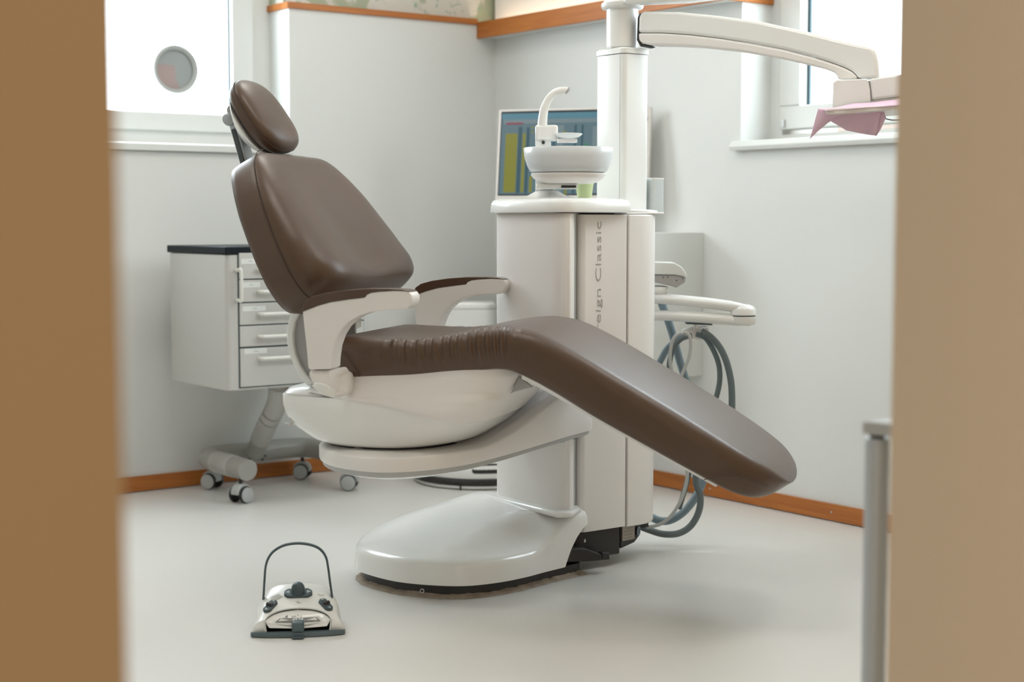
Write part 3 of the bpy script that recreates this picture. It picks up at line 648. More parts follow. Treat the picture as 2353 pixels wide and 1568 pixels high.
MB().prism(pa([(1463, 40), (1469, 30), (1469, 98), (1480, 104), (1470, 107), (1461, 92)], -.006), -NA * .068).build('arm_joint', M_gap, unit)
# second (lamp) arm that leaves the collar and climbs out of view
l0 = ond(1440, 0, 4.90); l1 = ond(1590, -7, 4.82); l2 = ond(1760, -28, 4.74); l3 = ond(1960, -75, 4.62)
rings = []
for p, hh, ww in ((l0 + Rt * -.01, .012, .028), (l0, .017, .034), (lerp(l0, l1, .5), .017, .034), (l1, .0175, .032), (l2, .019, .03), (l3, .02, .028)):
    rings.append([p + Z * (hh * math.copysign(abs(math.sin(a)) ** .6, math.sin(a))) + F * (ww * math.copysign(abs(math.cos(a)) ** .6, math.cos(a))) for a in [2 * math.pi * k / 28 for k in range(28)]])
MB().loft(rings).build('lamp_arm', M_white, unit, angle=60)
# delivery head (its right half lies behind the door lining)
e2 = ond(1960, 200, 4.46); PD = Vector((e2.x, e2.y, 0)); ND = (Vector((-.60, -.80, 0)) + Rt * -.22).normalized()
def pd_(l, off=0): return [onp(x, y, PD + ND * off, ND) for x, y in l]
MB().prism(pd_([(1914, 190), (1922, 184), (1990, 181), (1994, 184), (1999, 205), (2001, 230), (1998, 236), (1930, 244), (1913, 247)]), -ND * .11).build('delivery_hub', M_white, unit, bevel=.006, seg=4)
MB().prism(pd_([(1999, 181), (2062, 172), (2190, 160), (2190, 212), (2062, 222), (2003, 229), (2002, 210)], -.004), -ND * .14).build('delivery_head', M_white, unit, bevel=.006, seg=4)
MB().prism(pd_([(1990, 186), (2008, 184), (2010, 230), (1992, 234)], -.012), -ND * .09).build('hub_joint', M_greyp, unit, smooth=False)
MB().prism(pd_([(2003, 229), (2190, 212), (2190, 232), (2010, 238)], -.02), -ND * .1).build('delivery_underside', M_white2, unit, bevel=.002)
tr = MB().prism(pd_([(1895, 253), (1899, 250), (2060, 241), (2190, 234), (2190, 243), (2060, 252), (1908, 263), (1900, 262)], .10), -ND * .26)
tr.build('instrument_tray', M_white2, unit, bevel=.002)
MB().tube([ond(x, y, 4.5) for x, y in ((2010, 262), (2036, 273), (2062, 276), (2120, 268))], .0018, 8).build('tray_wire', M_print, unit)

# assistant arm: two bars folded over each other, holder on top, hoses below
UPB = [(1496, 684, .030), (1512, 684, .030), (1580, 687, .027), (1650, 695, .024), (1700, 706, .024), (1722, 712, .026)]
def bar(pts, dpt):
    rings = []
    for x, y, hgt in pts:
        p = ond(x, y, dpt(x)); hh = hgt / 2
        rings.append([p + Z * (hh * math.sin(a)) + F * (.030 * math.copysign(abs(math.cos(a)) ** .8, math.cos(a))) for a in [2 * math.pi * k / 28 for k in range(28)]])
    return MB().loft(rings)
dA = lambda x: 4.98 - .0004 * (x - 1500)
bar([(1480, 683, .030), (1512, 686, .034), (1560, 690, .034), (1620, 696, .034), (1680, 704, .034), (1712, 711, .032)], dA).build('arm_bar_upper', M_white, unit, angle=60)
bar([(1480, 726, .030), (1512, 725, .032), (1560, 726, .035), (1620, 730, .036), (1680, 735, .036), (1712, 737, .034)], dA).build('arm_bar_lower', M_white, unit, angle=60)
jc = ond(1708, 724, 4.90); J = Vector((jc.x, jc.y, 0)); zj = lambda y: ond(1708, y, 4.90).z
MB().lathe(J, [(.020, zj(749)), (.034, zj(746)), (.039, zj(740)), (.039, zj(727))], Z, 40).build('arm_knuckle', M_white, unit, angle=50)
MB().lathe(J, [(.0375, zj(726.5)), (.0375, zj(725))], Z, 40, ).build('knuckle_gap', M_teal, unit)
MB().lathe(J, [(.039, zj(724)), (.039, zj(712)), (.033, zj(705)), (.018, zj(700))], Z, 40).build('arm_knuckle', M_white, unit, angle=50)
hp_ = ond(1513, 665, 4.98)
MB().lathe(Vector((hp_.x, hp_.y, 0)), [(.018, hp_.z - .02), (.030, hp_.z - .008), (.032, hp_.z), (.030, hp_.z + .008), (.015, hp_.z + .012)], Z, 32).build('holder_pivot', M_white, unit)
hq = ond(1535, 630, 4.98)
PHo = Vector((hq.x, hq.y, 0)) - F * .035
hold = MB().prism([onp(x, y, PHo, F) for x, y in ((1485, 602), (1550, 604), (1566, 613), (1577, 628), (1579, 637), (1550, 632), (1485, 631))], F * .10).build('instrument_holder', M_label, unit, bevel=.004)
MB().prism([onp(x, y, PHo, F) + F * .004 for x, y in ((1485, 632), (1550, 633), (1577, 638), (1574, 650), (1554, 662), (1545, 658), (1530, 655), (1500, 648), (1485, 645))], F * .085).build('holder_underside', M_greyp, hold, bevel=.003)
for x, y in ((1524, 638), (1535, 637), (1555, 645), (1569, 640)): MB().lathe(onp(x, y, PHo, F) - F * -.003, [(.0022, 0), (.0022, .0015)], -F, 12).build('holder_socket', M_teal, hold)
MB().prism([onp(x, y, PHo + F * .02, F) for x, y in ((1577, 741), (1637, 744), (1637, 748), (1577, 745))], F * .04).build('hose_bracket', M_teal, unit, smooth=False)
gc = ond(1598, 752, 4.94); MB().lathe(Vector((gc.x, gc.y, 0)), [(.007, gc.z - .006), (.007, gc.z + .008)], Z, 16).build('bracket_bolt', M_chrome, unit)
MB().prism([onp(x, y, PHo + F * .015, F) for x, y in ((1566, 768), (1572, 759), (1590, 754), (1628, 751), (1632, 757), (1630, 772), (1618, 780), (1604, 782), (1592, 778), (1570, 777))], F * .05).build('hose_clamp', M_white2, unit, bevel=.005)
def hose(pts, r, m, rib=0., d=4.93, n=14):
    P = [ond(*(q if len(q) == 3 else (*q, d))) for q in pts]
    P = [Vector((p.x, p.y, max(p.z, r + .002))) for p in P]
    return MB().tube(P, r, n, 26 if rib else 8, rib).build('hose', m, unit, angle=75)
hose([(1612, 762), (1632, 774), (1652, 796), (1668, 828), (1679, 872), (1682, 915), (1680, 960), (1668, 1010), (1635, 1055), (1604, 1080), (1600, 1110), (1609, 1140), (1606, 1175), (1588, 1208), (1560, 1226), (1525, 1228), (1490, 1218), (1462, 1206)], .0105, M_hose, .05)
hose([(1600, 768), (1620, 776), (1637, 800), (1651, 835), (1654, 870), (1648, 905), (1635, 940), (1610, 1000), (1590, 1060), (1575, 1120), (1560, 1170)], .0085, M_hose, .05, 4.95)
hose([(1590, 772), (1570, 776), (1550, 795), (1540, 825), (1537, 860), (1540, 900), (1552, 960), (1560, 1040)], .0085, M_hose, .05, 4.93)
hose([(1580, 772), (1560, 780), (1535, 800), (1520, 825), (1508, 850), (1500, 880), (1495, 930)], .0105, M_hosel, .06, 5.0)
hose([(1518, 690), (1526, 712), (1538, 745), (1550, 785), (1562, 830), (1578, 880), (1594, 930), (1612, 990), (1622, 1050), (1617, 1100), (1600, 1140), (1572, 1176), (1540, 1196), (1512, 1196), (1480, 1180)], .0125, M_hosel, .06, 5.04)
hose([(1578, 768), (1562, 766), (1548, 778), (1541, 802), (1540, 835), (1548, 870), (1560, 910), (1572, 1000), (1579, 1080), (1576, 1115), (1562, 1155), (1540, 1188), (1515, 1206), (1485, 1212)], .0055, M_hoset, 0, 4.90)
hose([(1572, 764), (1584, 772), (1587, 792), (1583, 822), (1572, 850), (1562, 876), (1556, 920)], .0055, M_hoset, 0, 4.89)

# ================================================================== FOOT CONTROL on the floor
fc0 = onz(685, 1464, 0); FXv = Vector((.870, -.493, 0)).normalized(); FYv = Vector((-FXv.y, FXv.x, 0))
foot = thing('foot_control', 'white and dark teal foot control with hoop handle on the floor before the chair', 'foot pedal', (fc0.x, fc0.y, 0))
def fp(x, y, z): return fc0 + FXv * x + FYv * y + Z * z
# base plate: wide curved rubber front edge
bpl = [(-.119, .012), (-.116, .004), (-.09, -.004), (-.045, -.010), (0, -.012), (.045, -.010), (.09, -.004), (.116, .004), (.119, .012), (.112, .030), (.09, .150), (.07, .21), (-.07, .21), (-.09, .150), (-.112, .030)]
MB().loft([[fp(x, y, .002) for x, y in bpl], [fp(x, y, .010) for x, y in bpl], [fp(x * .985, y * .98 + .0015, .013) for x, y in bpl]]).build('base_plate', M_teal2, foot, angle=40)
# shell: dome with an arched front opening
hpro = lambda y: .012 + .088 * sst(-.05, .17, y) ** .9          # height along the middle
def shell_hw(y, f):                                       # half width at depth y, level f 0..1
    w0 = lerp(.108, .074, min(1, max(0, (y - .012) / .19)))
    return w0 * (1 - .48 * f ** 1.7)
NYs, NXs = 26, 60
ZM = [(-.01, .036), (.010, .044), (.045, .063), (.10, .088), (.15, .102), (.175, .100), (.195, .086), (.21, .05)]
def zmid(y): return sum(table(ZM, y + e) for e in (-.01, -.005, 0, .005, .01)) / 5
def hwd(y): return table([(0, .117), (.05, .110), (.10, .1095), (.13, .1045), (.155, .095), (.175, .081), (.195, .062), (.21, .046)], y)
def sh_pt(u, y):                                          # u -1..1 over the shell
    a = abs(u); x = hwd(y) * math.copysign(a ** .9, u); h = zmid(y) - .012
    return fp(x, y, .012 + h * (1 - .10 * a * a) * (1 - a ** 7) ** .6)
def front_y(u):                                           # the front rim pulls back in the middle: the arch
    r = abs(u) / .70
    return .008 + (.036 * math.sqrt(max(0, 1 - r * r)) if r < 1 else 0)
grid = [[sh_pt(lerp(-1, 1, i / NXs), lerp(front_y(lerp(-1, 1, i / NXs)), .21, j / NYs)) for i in range(NXs + 1)] for j in range(NYs + 1)]
vs = [p for row in grid for p in row]; fs = []
for j in range(NYs):
    for i in range(NXs): q = j * (NXs + 1) + i; fs.append([q, q + 1, q + NXs + 2, q + NXs + 1])
fs.append([NYs * (NXs + 1) + i for i in range(NXs + 1)])
sh = mesh('shell', vs, fs, M_white, foot, angle=60)
sol = sh.modifiers.new('t', 'SOLIDIFY'); sol.thickness = .0035; sol.offset = -1
# dark recess inside the arch
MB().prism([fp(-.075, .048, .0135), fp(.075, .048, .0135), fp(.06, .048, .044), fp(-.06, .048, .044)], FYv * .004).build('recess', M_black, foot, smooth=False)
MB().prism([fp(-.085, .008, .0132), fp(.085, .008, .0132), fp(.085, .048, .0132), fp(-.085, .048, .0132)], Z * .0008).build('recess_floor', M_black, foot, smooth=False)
# scale plate sloping under the arch
def on_dome(x, y, lift=0.):                              # point on the dome surface from plan position
    u = min(1, (abs(x) / hwd(y)) ** (1 / .9))
    p = sh_pt(math.copysign(u, x), y); return p + Z * lift
def dome_n(x, y):
    e = .004; a = on_dome(x + e, y) - on_dome(x - e, y); b_ = on_dome(x, y + e) - on_dome(x, y - e); return a.cross(b_).normalized()
# arch rim and dial plate
arch = []
for k in range(33):
    u = lerp(-.70, .70, k / 32); arch.append(sh_pt(u, front_y(u)) + Z * .0005)
for sg in (-1, 1):
    top = [sh_pt(sg * lerp(.70, 1, k / 10), .008) for k in range(11)]
    bot = [fp(sg * lerp(.080, .1125, k / 10), .006, .0125) for k in range(11)]
    ck = MB().loft([top, bot], False, False, closed=False).build('shell_cheek', M_white, sh, angle=60)
    so_ = ck.modifiers.new('t', 'SOLIDIFY'); so_.thickness = .003
    arch = arch + [fp(.080, .006, .0135)] if sg > 0 else [fp(-.080, .006, .0135)] + arch
MB().tube(arch, .0022, 8, 1).build('arch_rim', M_label, sh)
pl_pts = [fp(x, .055 + .000 * x, .0) for x in (-.07, .07)]
q0 = [fp(-.066, .012, .031), fp(-.030, .007, .0272), (fp(0, .005, .0257)), fp(.030, .007, .0272), fp(.066, .012, .031), fp(.046, .037, .050), fp(.0, .045, .0561), fp(-.046, .037, .050)]
dp_ = [sh_pt(u, front_y(u)) + Z * -.005 for u in [lerp(-.69, .69, k / 24) for k in range(25)]]
MB().prism([fp(-.072, .007, .0245), fp(0, .003, .0215), fp(.072, .007, .0245)] + dp_[::-1], -Z * .0015).build('dial_surround', M_white, foot, smooth=False)
for q_ in range(8): q0[q_] = q0[q_] + Z * .0025
dial = MB().prism(q0, -Z * .001).build('dial_plate', M_label, foot, smooth=False)
dn_ = ((q0[4] - q0[0]).cross(q0[6] - q0[2])).normalized()
def dl(u, v, lift=.0006): return lerp(lerp(q0[0], q0[4], u), lerp(q0[7], q0[5], u), v) + Z * (.003 * (1 - (2 * u - 1) ** 2) * (1 - v)) + dn_ * lift
MB().prism([dl(.06, .05), dl(.5, -.06), dl(.94, .05), dl(.9, .45), dl(.5, .38), dl(.1, .45)], dn_ * .0004).build('dial_band', M_print, dial, smooth=False)
mb = MB()
mb.prism([dl(.12, .08, .0014), dl(.33, .10, .0014), dl(.12, .40, .0014)], dn_ * .0004); mb.prism([dl(.88, .08, .0014), dl(.67, .10, .0014), dl(.88, .40, .0014)], dn_ * .0004)
for u in (.42, .58): mb.prism([dl(u - .03, .05, .0014), dl(u + .02, .10, .0014), dl(u + .03, .34, .0014), dl(u - .02, .26, .0014)], dn_ * .0004)
for u in (.47, .53): mb.prism([dl(u - .02, .22, .0014), dl(u, .08, .0014), dl(u + .02, .22, .0014), dl(u + .006, .40, .0014), dl(u - .006, .40, .0014)], dn_ * .0004)
mb.build('dial_marks', M_label, dial, smooth=False)
mb = MB()
for u, v0, v1 in ((.5, .5, .9),): mb.obox(dl(u, .7, .0008), FXv, FYv, Z, .0010, .006, .0003)
for u in (.36, .40, .44, .57): mb.obox(dl(u, .58, .0008), FXv, FYv, Z, .0012, .0022, .0003)
mb.prism([dl(.20, .50, .0008), dl(.27, .50, .0008), dl(.235, .78, .0008)], dn_ * .0003)
mb.build('dial_symbols', M_print, dial, smooth=False)
# swing lever in the middle
MB().prism([fp(-.0155, -.012, .012), fp(.0155, -.012, .012), fp(.0155, .022, .012), fp(-.0155, .022, .012)], Z * .028).build('swing_lever', M_teal2, foot, bevel=.006, seg=4)
MB().prism([fp(-.015, -.030, .002), fp(.015, -.030, .002), fp(.015, -.010, .004), fp(-.015, -.010, .004)], Z * .004).build('lever_foot', M_teal, foot, bevel=.0015)
# switches: big joystick in the middle, two rockers at the sides
def switch(name, cx_, cy_, ln, wd, rot, knob):
    n = dome_n(cx_, cy_); c = on_dome(cx_, cy_, .0); u = (FXv * math.cos(rot) + FYv * math.sin(rot)); u = (u - n * u.dot(n)).normalized(); v = n.cross(u)
    pl = [(-ln, -wd * .45), (-ln * .72, -wd), (ln * .72, -wd), (ln, -wd * .45), (ln, wd * .45), (ln * .72, wd), (-ln * .72, wd), (-ln, wd * .45)]
    ro = MB().prism([c + u * a + v * b_ - n * .006 for a, b_ in pl], n * .012).build(name, M_teal, foot, bevel=.003)
    for s_ in (-1, 1):
        MB().prism([c + n * .0063 + u * (s_ * ln * .92), c + n * .0063 + u * (s_ * ln * .62) + v * wd * .40, c + n * .0063 + u * (s_ * ln * .62) - v * wd * .40], n * .0005).build('arrow_print', M_arrow, ro, smooth=False)
    if knob == 'ball':
        MB().lathe(c + n * .005 - v * .0, [(.0175, 0), (.0175, .010), (.0160, .018), (.0115, .0245), (.005, .0275)], (n + Z * .15).normalized(), 32).build('joystick', M_teal, ro, angle=70)
    else:
        MB().prism([c + u * a + n * h_ - v * wd * .85 for a, h_ in ((-ln * .30, .004), (ln * .30, .004), (ln * .12, .0125), (-ln * .12, .0125))], v * wd * 1.7).build('rocker', M_black, ro, bevel=.002)
switch('joystick_switch', 0, .098, .036, .018, 0, 'ball')
switch('rocker_switch', -.070, .056, .024, .0115, R_(58), 'r')
switch('rocker_switch', .070, .056, .024, .0115, R_(122), 'r')
# printed marks and the small serial sticker on the shell
n = dome_n(-.055, .088); c = on_dome(-.055, .088, .0006); u = (FXv * .8 + FYv * .6); u = (u - n * u.dot(n)).normalized(); v = n.cross(u)
st = MB().obox(c + n * .0012, u, v, n, .014, .008, .0004).build('serial_sticker', M_label, foot, smooth=False)
mb = MB()
for k in range(5): mb.obox(c + n * .0018 + v * (-.006 + .003 * k), u, v, n, .011, .0004, .0002)
mb.build('sticker_print', M_arrow, st, smooth=False)
mb = MB()
for x, y, a in ((.053, .094, .1), (.058, .091, .8), (.063, .093, -.3)):
    nn = dome_n(x, y); mb.obox(on_dome(x, y, .0006), FXv * math.cos(a) + FYv * math.sin(a), FYv * math.cos(a) - FXv * math.sin(a), nn, .003, .0005, .0004)
mb.build('shell_marks', M_print, foot, smooth=False); mb = MB()
for x, y, a in ((0, .070, 1.5), (-.003, .066, 2.2), (.003, .063, 0)):
    mb.obox(on_dome(x, y, .0006), FXv * math.cos(a) + FYv * math.sin(a), FYv * math.cos(a) - FXv * math.sin(a), dome_n(x, y), .004, .0005, .0006)
mb.build('shell_marks', M_print, foot, smooth=False)
# hoop handle: flat strip
hk = [(605, 1378), (606, 1364), (608, 1330), (611, 1300), (619, 1279), (633, 1264), (655, 1253), (685, 1249), (715, 1253), (736, 1263), (749, 1281), (754, 1305), (758, 1335), (762, 1364), (763, 1378)]
PHn = fp(0, .10, 0); cl = [onp(x, y, PHn, FYv) for x, y in hk]
P = catmull(cl, 6); rings = []
for i, p in enumerate(P):
    t = (P[min(i + 1, len(P) - 1)] - P[max(i - 1, 0)]).normalized(); nn = t.cross(FYv).normalized()
    rings.append([p + nn * a + FYv * b_ for a, b_ in ((-.0028, -.006), (.0028, -.006), (.0028, .006), (-.0028, .006))])
MB().loft(rings).build('hoop_handle', M_teal, foot, bevel=.0012, seg=2, angle=30)

# ================================================================== ROLLING DRAWER CABINET
cart = thing('rolling_cabinet', 'warm grey drawer cabinet with black top on a tubular castor base at the back wall', 'cabinet', (2.80, 5.32, 0))
c0, c1, d0, d1, zb_, zt_ = 2.503, 3.090, 5.055, 5.535, .443, .925
body = MB().loft(vprism(rrect(c0, c1, d0, d1, .018, 5), zb_, zt_)).build('cabinet_body', M_cab, cart, bevel=.003, angle=40)
MB().box(c0 - .004, c1 + .004, d0 - .004, d1 + .006, zt_ + .001, zt_ + .028).build('cabinet_top', M_cabtop, cart, bevel=.004)
def fx(px): return ony(px, 700, d0).x
zz = lambda py: ony(600, py, d0).z
xl_, xr_ = fx(549), c1 - .030
MB().box(xl_ - .004, xr_ + .004, d0 - .0015, d0 + .004, zb_ + .008, zz(579)).build('drawer_gap', M_teal, cart, smooth=False)
rows = [(581, 640), (643, 693), (696, 745), (748, 795), (799, 896)]
hyz = [618, 669, 720, 771, 821]; labr = [(553, 594, 594, 606), (553, 596, 648, 660), (555, 608, 703, 714), None, (558, 610, 800, 812)]
def drawer_handle(parent, x0, x1, z, y=None):
    y = d0 - .006
    return MB().tube([(x0, y, z), (x0, y - .016, z), (x0 + .006, y - .023, z), (x0 + .03, y - .024, z), (x1 - .03, y - .024, z), (x1 - .006, y - .023, z), (x1, y - .016, z), (x1, y, z)], .0065, 14, 4).build('handle', M_handle, parent)
for (a, b_), hy, lb in zip(rows, hyz, labr):
    z1, z0 = zz(a), max(zz(b_), zb_ + .012)
    dr = MB().box(xl_, xr_, d0 - .0075, d0 + .01, z0, z1).build('drawer', M_cab, cart, bevel=.0015)
    drawer_handle(dr, fx(592), xr_ - .18, ony(640, hy, d0).z)
    if lb:
        lx0, lx1, ly0, ly1 = fx(lb[0]), fx(lb[1]), zz(lb[2]), zz(lb[3])
        l_ = MB().box(lx0, lx1, d0 - .0083, d0 - .0076, ly1, ly0).build('label_strip', M_label, dr, smooth=False)
        MB().box(lerp(lx0, lx1, .42), lerp(lx0, lx1, .62), d0 - .0086, d0 - .0084, lerp(ly1, ly0, .42), lerp(ly1, ly0, .58)).build('label_print', M_arrow, l_, smooth=False)
vx = fx(546)
z1_, z0_ = zz(620), zz(688)
MB().tube([(vx - .004, d0, z1_), (vx - .004, d0 - .018, z1_), (vx + .002, d0 - .026, z1_ - .004), (vx + .002, d0 - .026, z0_ + .004), (vx - .004, d0 - .018, z0_), (vx - .004, d0, z0_)], .0065, 14, 5).build('side_handle', M_handle, cart)
# column and tubular base
bxl, bxr, byf, byb = 2.655, 3.105, 5.27, 5.585
zc = .115
colb = Vector((2.80, byb - .01, zc + .02)); colt = Vector((2.74, 5.30, zb_))
ax1 = ond(585, 1040, 6.12); ax2 = ond(637, 925, 5.95); ax3 = ond(640, 890, 5.93)
post = MB().tube([ax1, lerp(ax1, ax2, .5), ax2, ax3, ax3 + Z * .01], .036, 24, 6).build('support_tube', M_tube, cart, angle=60)
mb = MB(); s0_, s1_ = lerp(ax1, ax2, .28), ax3
path = catmull([lerp(ax1, ax2, .25), lerp(ax1, ax2, .6), ax2, ax3], 14)
rg = []
for i, p in enumerate(path):
    t = (path[min(i + 1, len(path) - 1)] - path[max(0, i - 1)]).normalized(); u = t.orthogonal().normalized(); v = t.cross(u); rr = .0375 + .0022 * (i % 2)
    rg.append([p + (u * math.cos(a) + v * math.sin(a)) * rr for a in [2 * math.pi * k / 28 for k in range(28)]])
mb.loft(rg).build('ribbed_sleeve', M_tubel, post, angle=80)
rear = [ond(475, 1046, 6.12), ond(500, 1040, 6.20), ond(560, 1036, 6.22), ond(640, 1032, 6.27), ond(720, 1032, 6.33), ond(760, 1044, 6.34)]
BL = ond(470, 1056, 6.08); zr_ = .128
left = [Vector((2.655, 5.55, zr_)), Vector((2.655, 5.44, zr_)), Vector((2.655, 5.235, zr_))]
tubepts = [Vector((2.668, 5.235, .122)), Vector((2.664, 5.32, .124)), Vector((2.655, 5.44, .126)), Vector((2.656, 5.53, .128)), Vector((2.685, 5.585, .129)), Vector((2.74, 5.60, .130)), Vector((2.90, 5.60, .130)), Vector((3.04, 5.60, .130)), Vector((3.10, 5.58, .129)), Vector((3.125, 5.53, .128)), Vector((3.125, 5.42, .126)), Vector((3.125, 5.24, .122))]
ub = MB().tube(tubepts, .040, 28, 6).build('tubular_base', M_tube, cart, angle=60)
path = [lerp(Vector((2.664, 5.33, .124)), Vector((2.655, 5.46, .1262)), i / 26) for i in range(27)]; rg = []
for i, p in enumerate(path): rg.append([p + (Vector((1, 0, 0)) * math.cos(a) + Z * math.sin(a)) * (.0405 + .0018 * (i % 2)) for a in [2 * math.pi * k / 32 for k in range(32)]])
MB().loft(rg).build('ribbed_sleeve', M_tubel, ub, angle=80)
for hx_, hz_ in ((2.90, .10), (2.912, .114), (2.80, .106), (2.822, .106), (2.844, .106)): MB().lathe(Vector((hx_, 5.563, hz_)), [(.0045, 0), (.0045, .003)], (0, -1, 0), 12).build('screw_hole', M_gap, ub)
CK = 1.2
def castor(x, y, yaw):
    mb = MB(); u = Vector((math.cos(yaw), math.sin(yaw), 0)); v = Vector((-u.y, u.x, 0))
    c = Vector((x, y, 0)); q = CK
    st = MB().lathe(c + Z * .062, [(.007, 0), (.007, .030)], Z, 14).build('castor', M_gap, cart)
    hood = []
    for k in range(15): a = R_(-20 + 215 * k / 14); hood.append(c + u * (.029 * q * math.cos(a)) + Z * q * (.034 + .026 * math.sin(a)) - v * .016 * q)
    MB().prism(hood, v * .032 * q).build('castor_hood', M_caster, st, bevel=.004)
    for s_ in (-1, 1):
        MB().lathe(c + Z * .0265 * q + v * (s_ * .017 * q), [(.0255 * q, 0), (.0265 * q, .003), (.0265 * q, .009), (.0245 * q, .012)], v * s_, 32).build('wheel', M_gap, st, angle=50)
        MB().lathe(c + Z * .0265 * q + v * (s_ * .017 * q), [(.0238 * q, .010), (.0238 * q, .0165), (.020 * q, .0185)], v * s_, 32).build('wheel_cap', M_caster, st, angle=50)
castor(2.648, 5.255, R_(20)); castor(2.70, 5.60, R_(-60)); castor(3.10, 5.60, R_(-45)); castor(3.115, 5.255, R_(-40))

# ================================================================== BACKGROUND FURNITURE
# wall-hung white cabinet behind the tower
wc = thing('wall_cabinet', 'white wall cabinet with open front hung on the right wall behind the dental unit', 'cabinet', (3.98, 4.8, .45))
wx0, wy0, wy1, wz0, wz1 = 3.83, 4.362, 5.225, .457, 1.0
MB().box(wx0, XR, wy0, wy0 + .018, wz0, wz1).build('end_panel', M_frame, wc, smooth=False, bevel=.0015)
MB().box(wx0, XR, wy1 - .018, wy1, wz0, wz1).build('end_panel', M_frame, wc, smooth=False, bevel=.0015)
MB().box(wx0, XR, wy0 + .0185, wy1 - .0185, wz1 - .018, wz1).build('cabinet_top', M_frame, wc, smooth=False)
MB().box(wx0, XR, wy0 + .0185, wy1 - .0185, wz0, wz0 + .018).build('cabinet_floor', M_frame, wc, smooth=False)
MB().box(XR - .012, XR, wy0 + .0185, wy1 - .0185, wz0 + .0185, wz1 - .0185).build('back_panel', M_cab, wc, smooth=False)
MB().box(wx0 + .002, XR - .0125, wy0 + .0185, wy1 - .0185, .70, .735).build('shelf', M_frame, wc, smooth=False)
MB().box(wx0 + .012, wx0 + .028, wy0 + .02, wy1 - .045, .74, wz1 - .035).build('cabinet_door', M_cab, wc, smooth=False, bevel=.002)
# monitor on the cabinet
ml0 = ond(1146, 252, 6.32); ml1 = ond(1137, 466, 6.27); mr0 = ond(1497, 243, 6.12)
monC = Vector(((ml0.x + mr0.x) / 2, (ml0.y + mr0.y) / 2, 1.0))
mon = thing('monitor', 'flat monitor showing a blue and yellow appointment chart behind the spittoon bowl', 'monitor', (monC.x + .08, monC.y + .08, 1.0))
mx = Vector((mr0.x - ml0.x, mr0.y - ml0.y, 0)); mw = mx.length; mx.normalize(); mz = (ml0 - ml1); mz = (mz - mx * mz.dot(mx)).normalized(); mh = (ml0 - ml1).length; mn = mx.cross(mz)
if mn.dot(F) > 0: mn = -mn
mc = ml0 + mx * mw / 2 - mz * mh / 2
M_mf = mat('monitor_frame', (.66, .62, .58), .45)
scrn = MB().obox(mc - mn * .014, mx, mz, mn, mw / 2, mh / 2, .012).build('monitor_frame', M_mf, mon, bevel=.004)
def sp_(u, v, l): return ml0 + mx * (mw * u) - mz * (mh * v) + mn * l
def glow(name, c, s=.55): return mat(name, (.01, .01, .01), .3, emit=c, es=s * .5)
G_bg = glow('screen_grey_blue', (.20, .36, .42)); G_top = glow('screen_blue', (.16, .46, .60)); G_y = glow('screen_yellow', (.46, .46, .035)); G_d = glow('screen_dark_teal', (.05, .17, .23)); G_r = glow('screen_red', (.5, .07, .12)); G_l = glow('screen_pale', (.36, .50, .54)); G_k = mat('screen_edge', (.01, .015, .02), .3); G_g = glow('screen_green', (.08, .45, .22))
b1, b2, vb = .018, .982, .045
def patch(name, l, u0, u1, v0, v1, m): return MB().prism([sp_(u0, v0, l), sp_(u1, v0, l), sp_(u1, v1, l), sp_(u0, v1, l)], mn * .0004).build(name, m, scrn, smooth=False)
patch('screen', -.0018, .018, .955, .022, .925, G_k); patch('screen_area', -.0012, .025, .945, .045, .91, G_bg); patch('title_bar', -.0006, .025, .945, .045, .11, G_top); patch('tool_bar', -.0006, .04, .978, .112, .155, G_l)
patch('red_strip', 0, .055, .17, .145, .165, G_r)
for u0, u1, v0, v1, m in ((.055, .135, .26, .89, G_y), (.14, .165, .19, .90, G_d), (.17, .19, .26, .89, G_y), (.195, .215, .2, .90, G_d), (.225, .245, .72, .89, G_y), (.30, .33, .18, .90, G_l), (.37, .385, .18, .92, G_d), (.40, .44, .18, .92, G_l), (.46, .475, .80, .92, G_y), (.51, .525, .18, .92, G_d), (.555, .57, .18, .92, G_d), (.58, .60, .38, .42, G_g), (.63, .75, .2, .9, G_l), (.80, .84, .2, .9, G_y), (.86, .93, .2, .9, G_l), (.225, .24, .19, .21, G_y), (.225, .24, .24, .26, G_y), (.44, .455, .24, .26, G_y), (.345, .36, .18, .21, G_y)):
    patch('chart_column', -.0004, u0, u1, v0, v1, m)
sb = monC + Vector((.06, .08, 0)); sb.z = 1.001; sb = Vector((3.96, 4.56, 1.001))
sb = mc - mn * .10; sb.z = 0
MB().obox(Vector((mc.x, mc.y, 1.13)) - mn * .05, mx, (-mn), Z, .035, .015, .127).build('monitor_stand', M_mf, mon, bevel=.004)
MB().obox(Vector((mc.x, mc.y, 1.007)) - Vector((mn.x, mn.y, 0)) * .06, mx, Vector((mn.x, mn.y, 0)).normalized(), Z, .12, .09, .006).build('monitor_foot', M_mf, mon, bevel=.003)
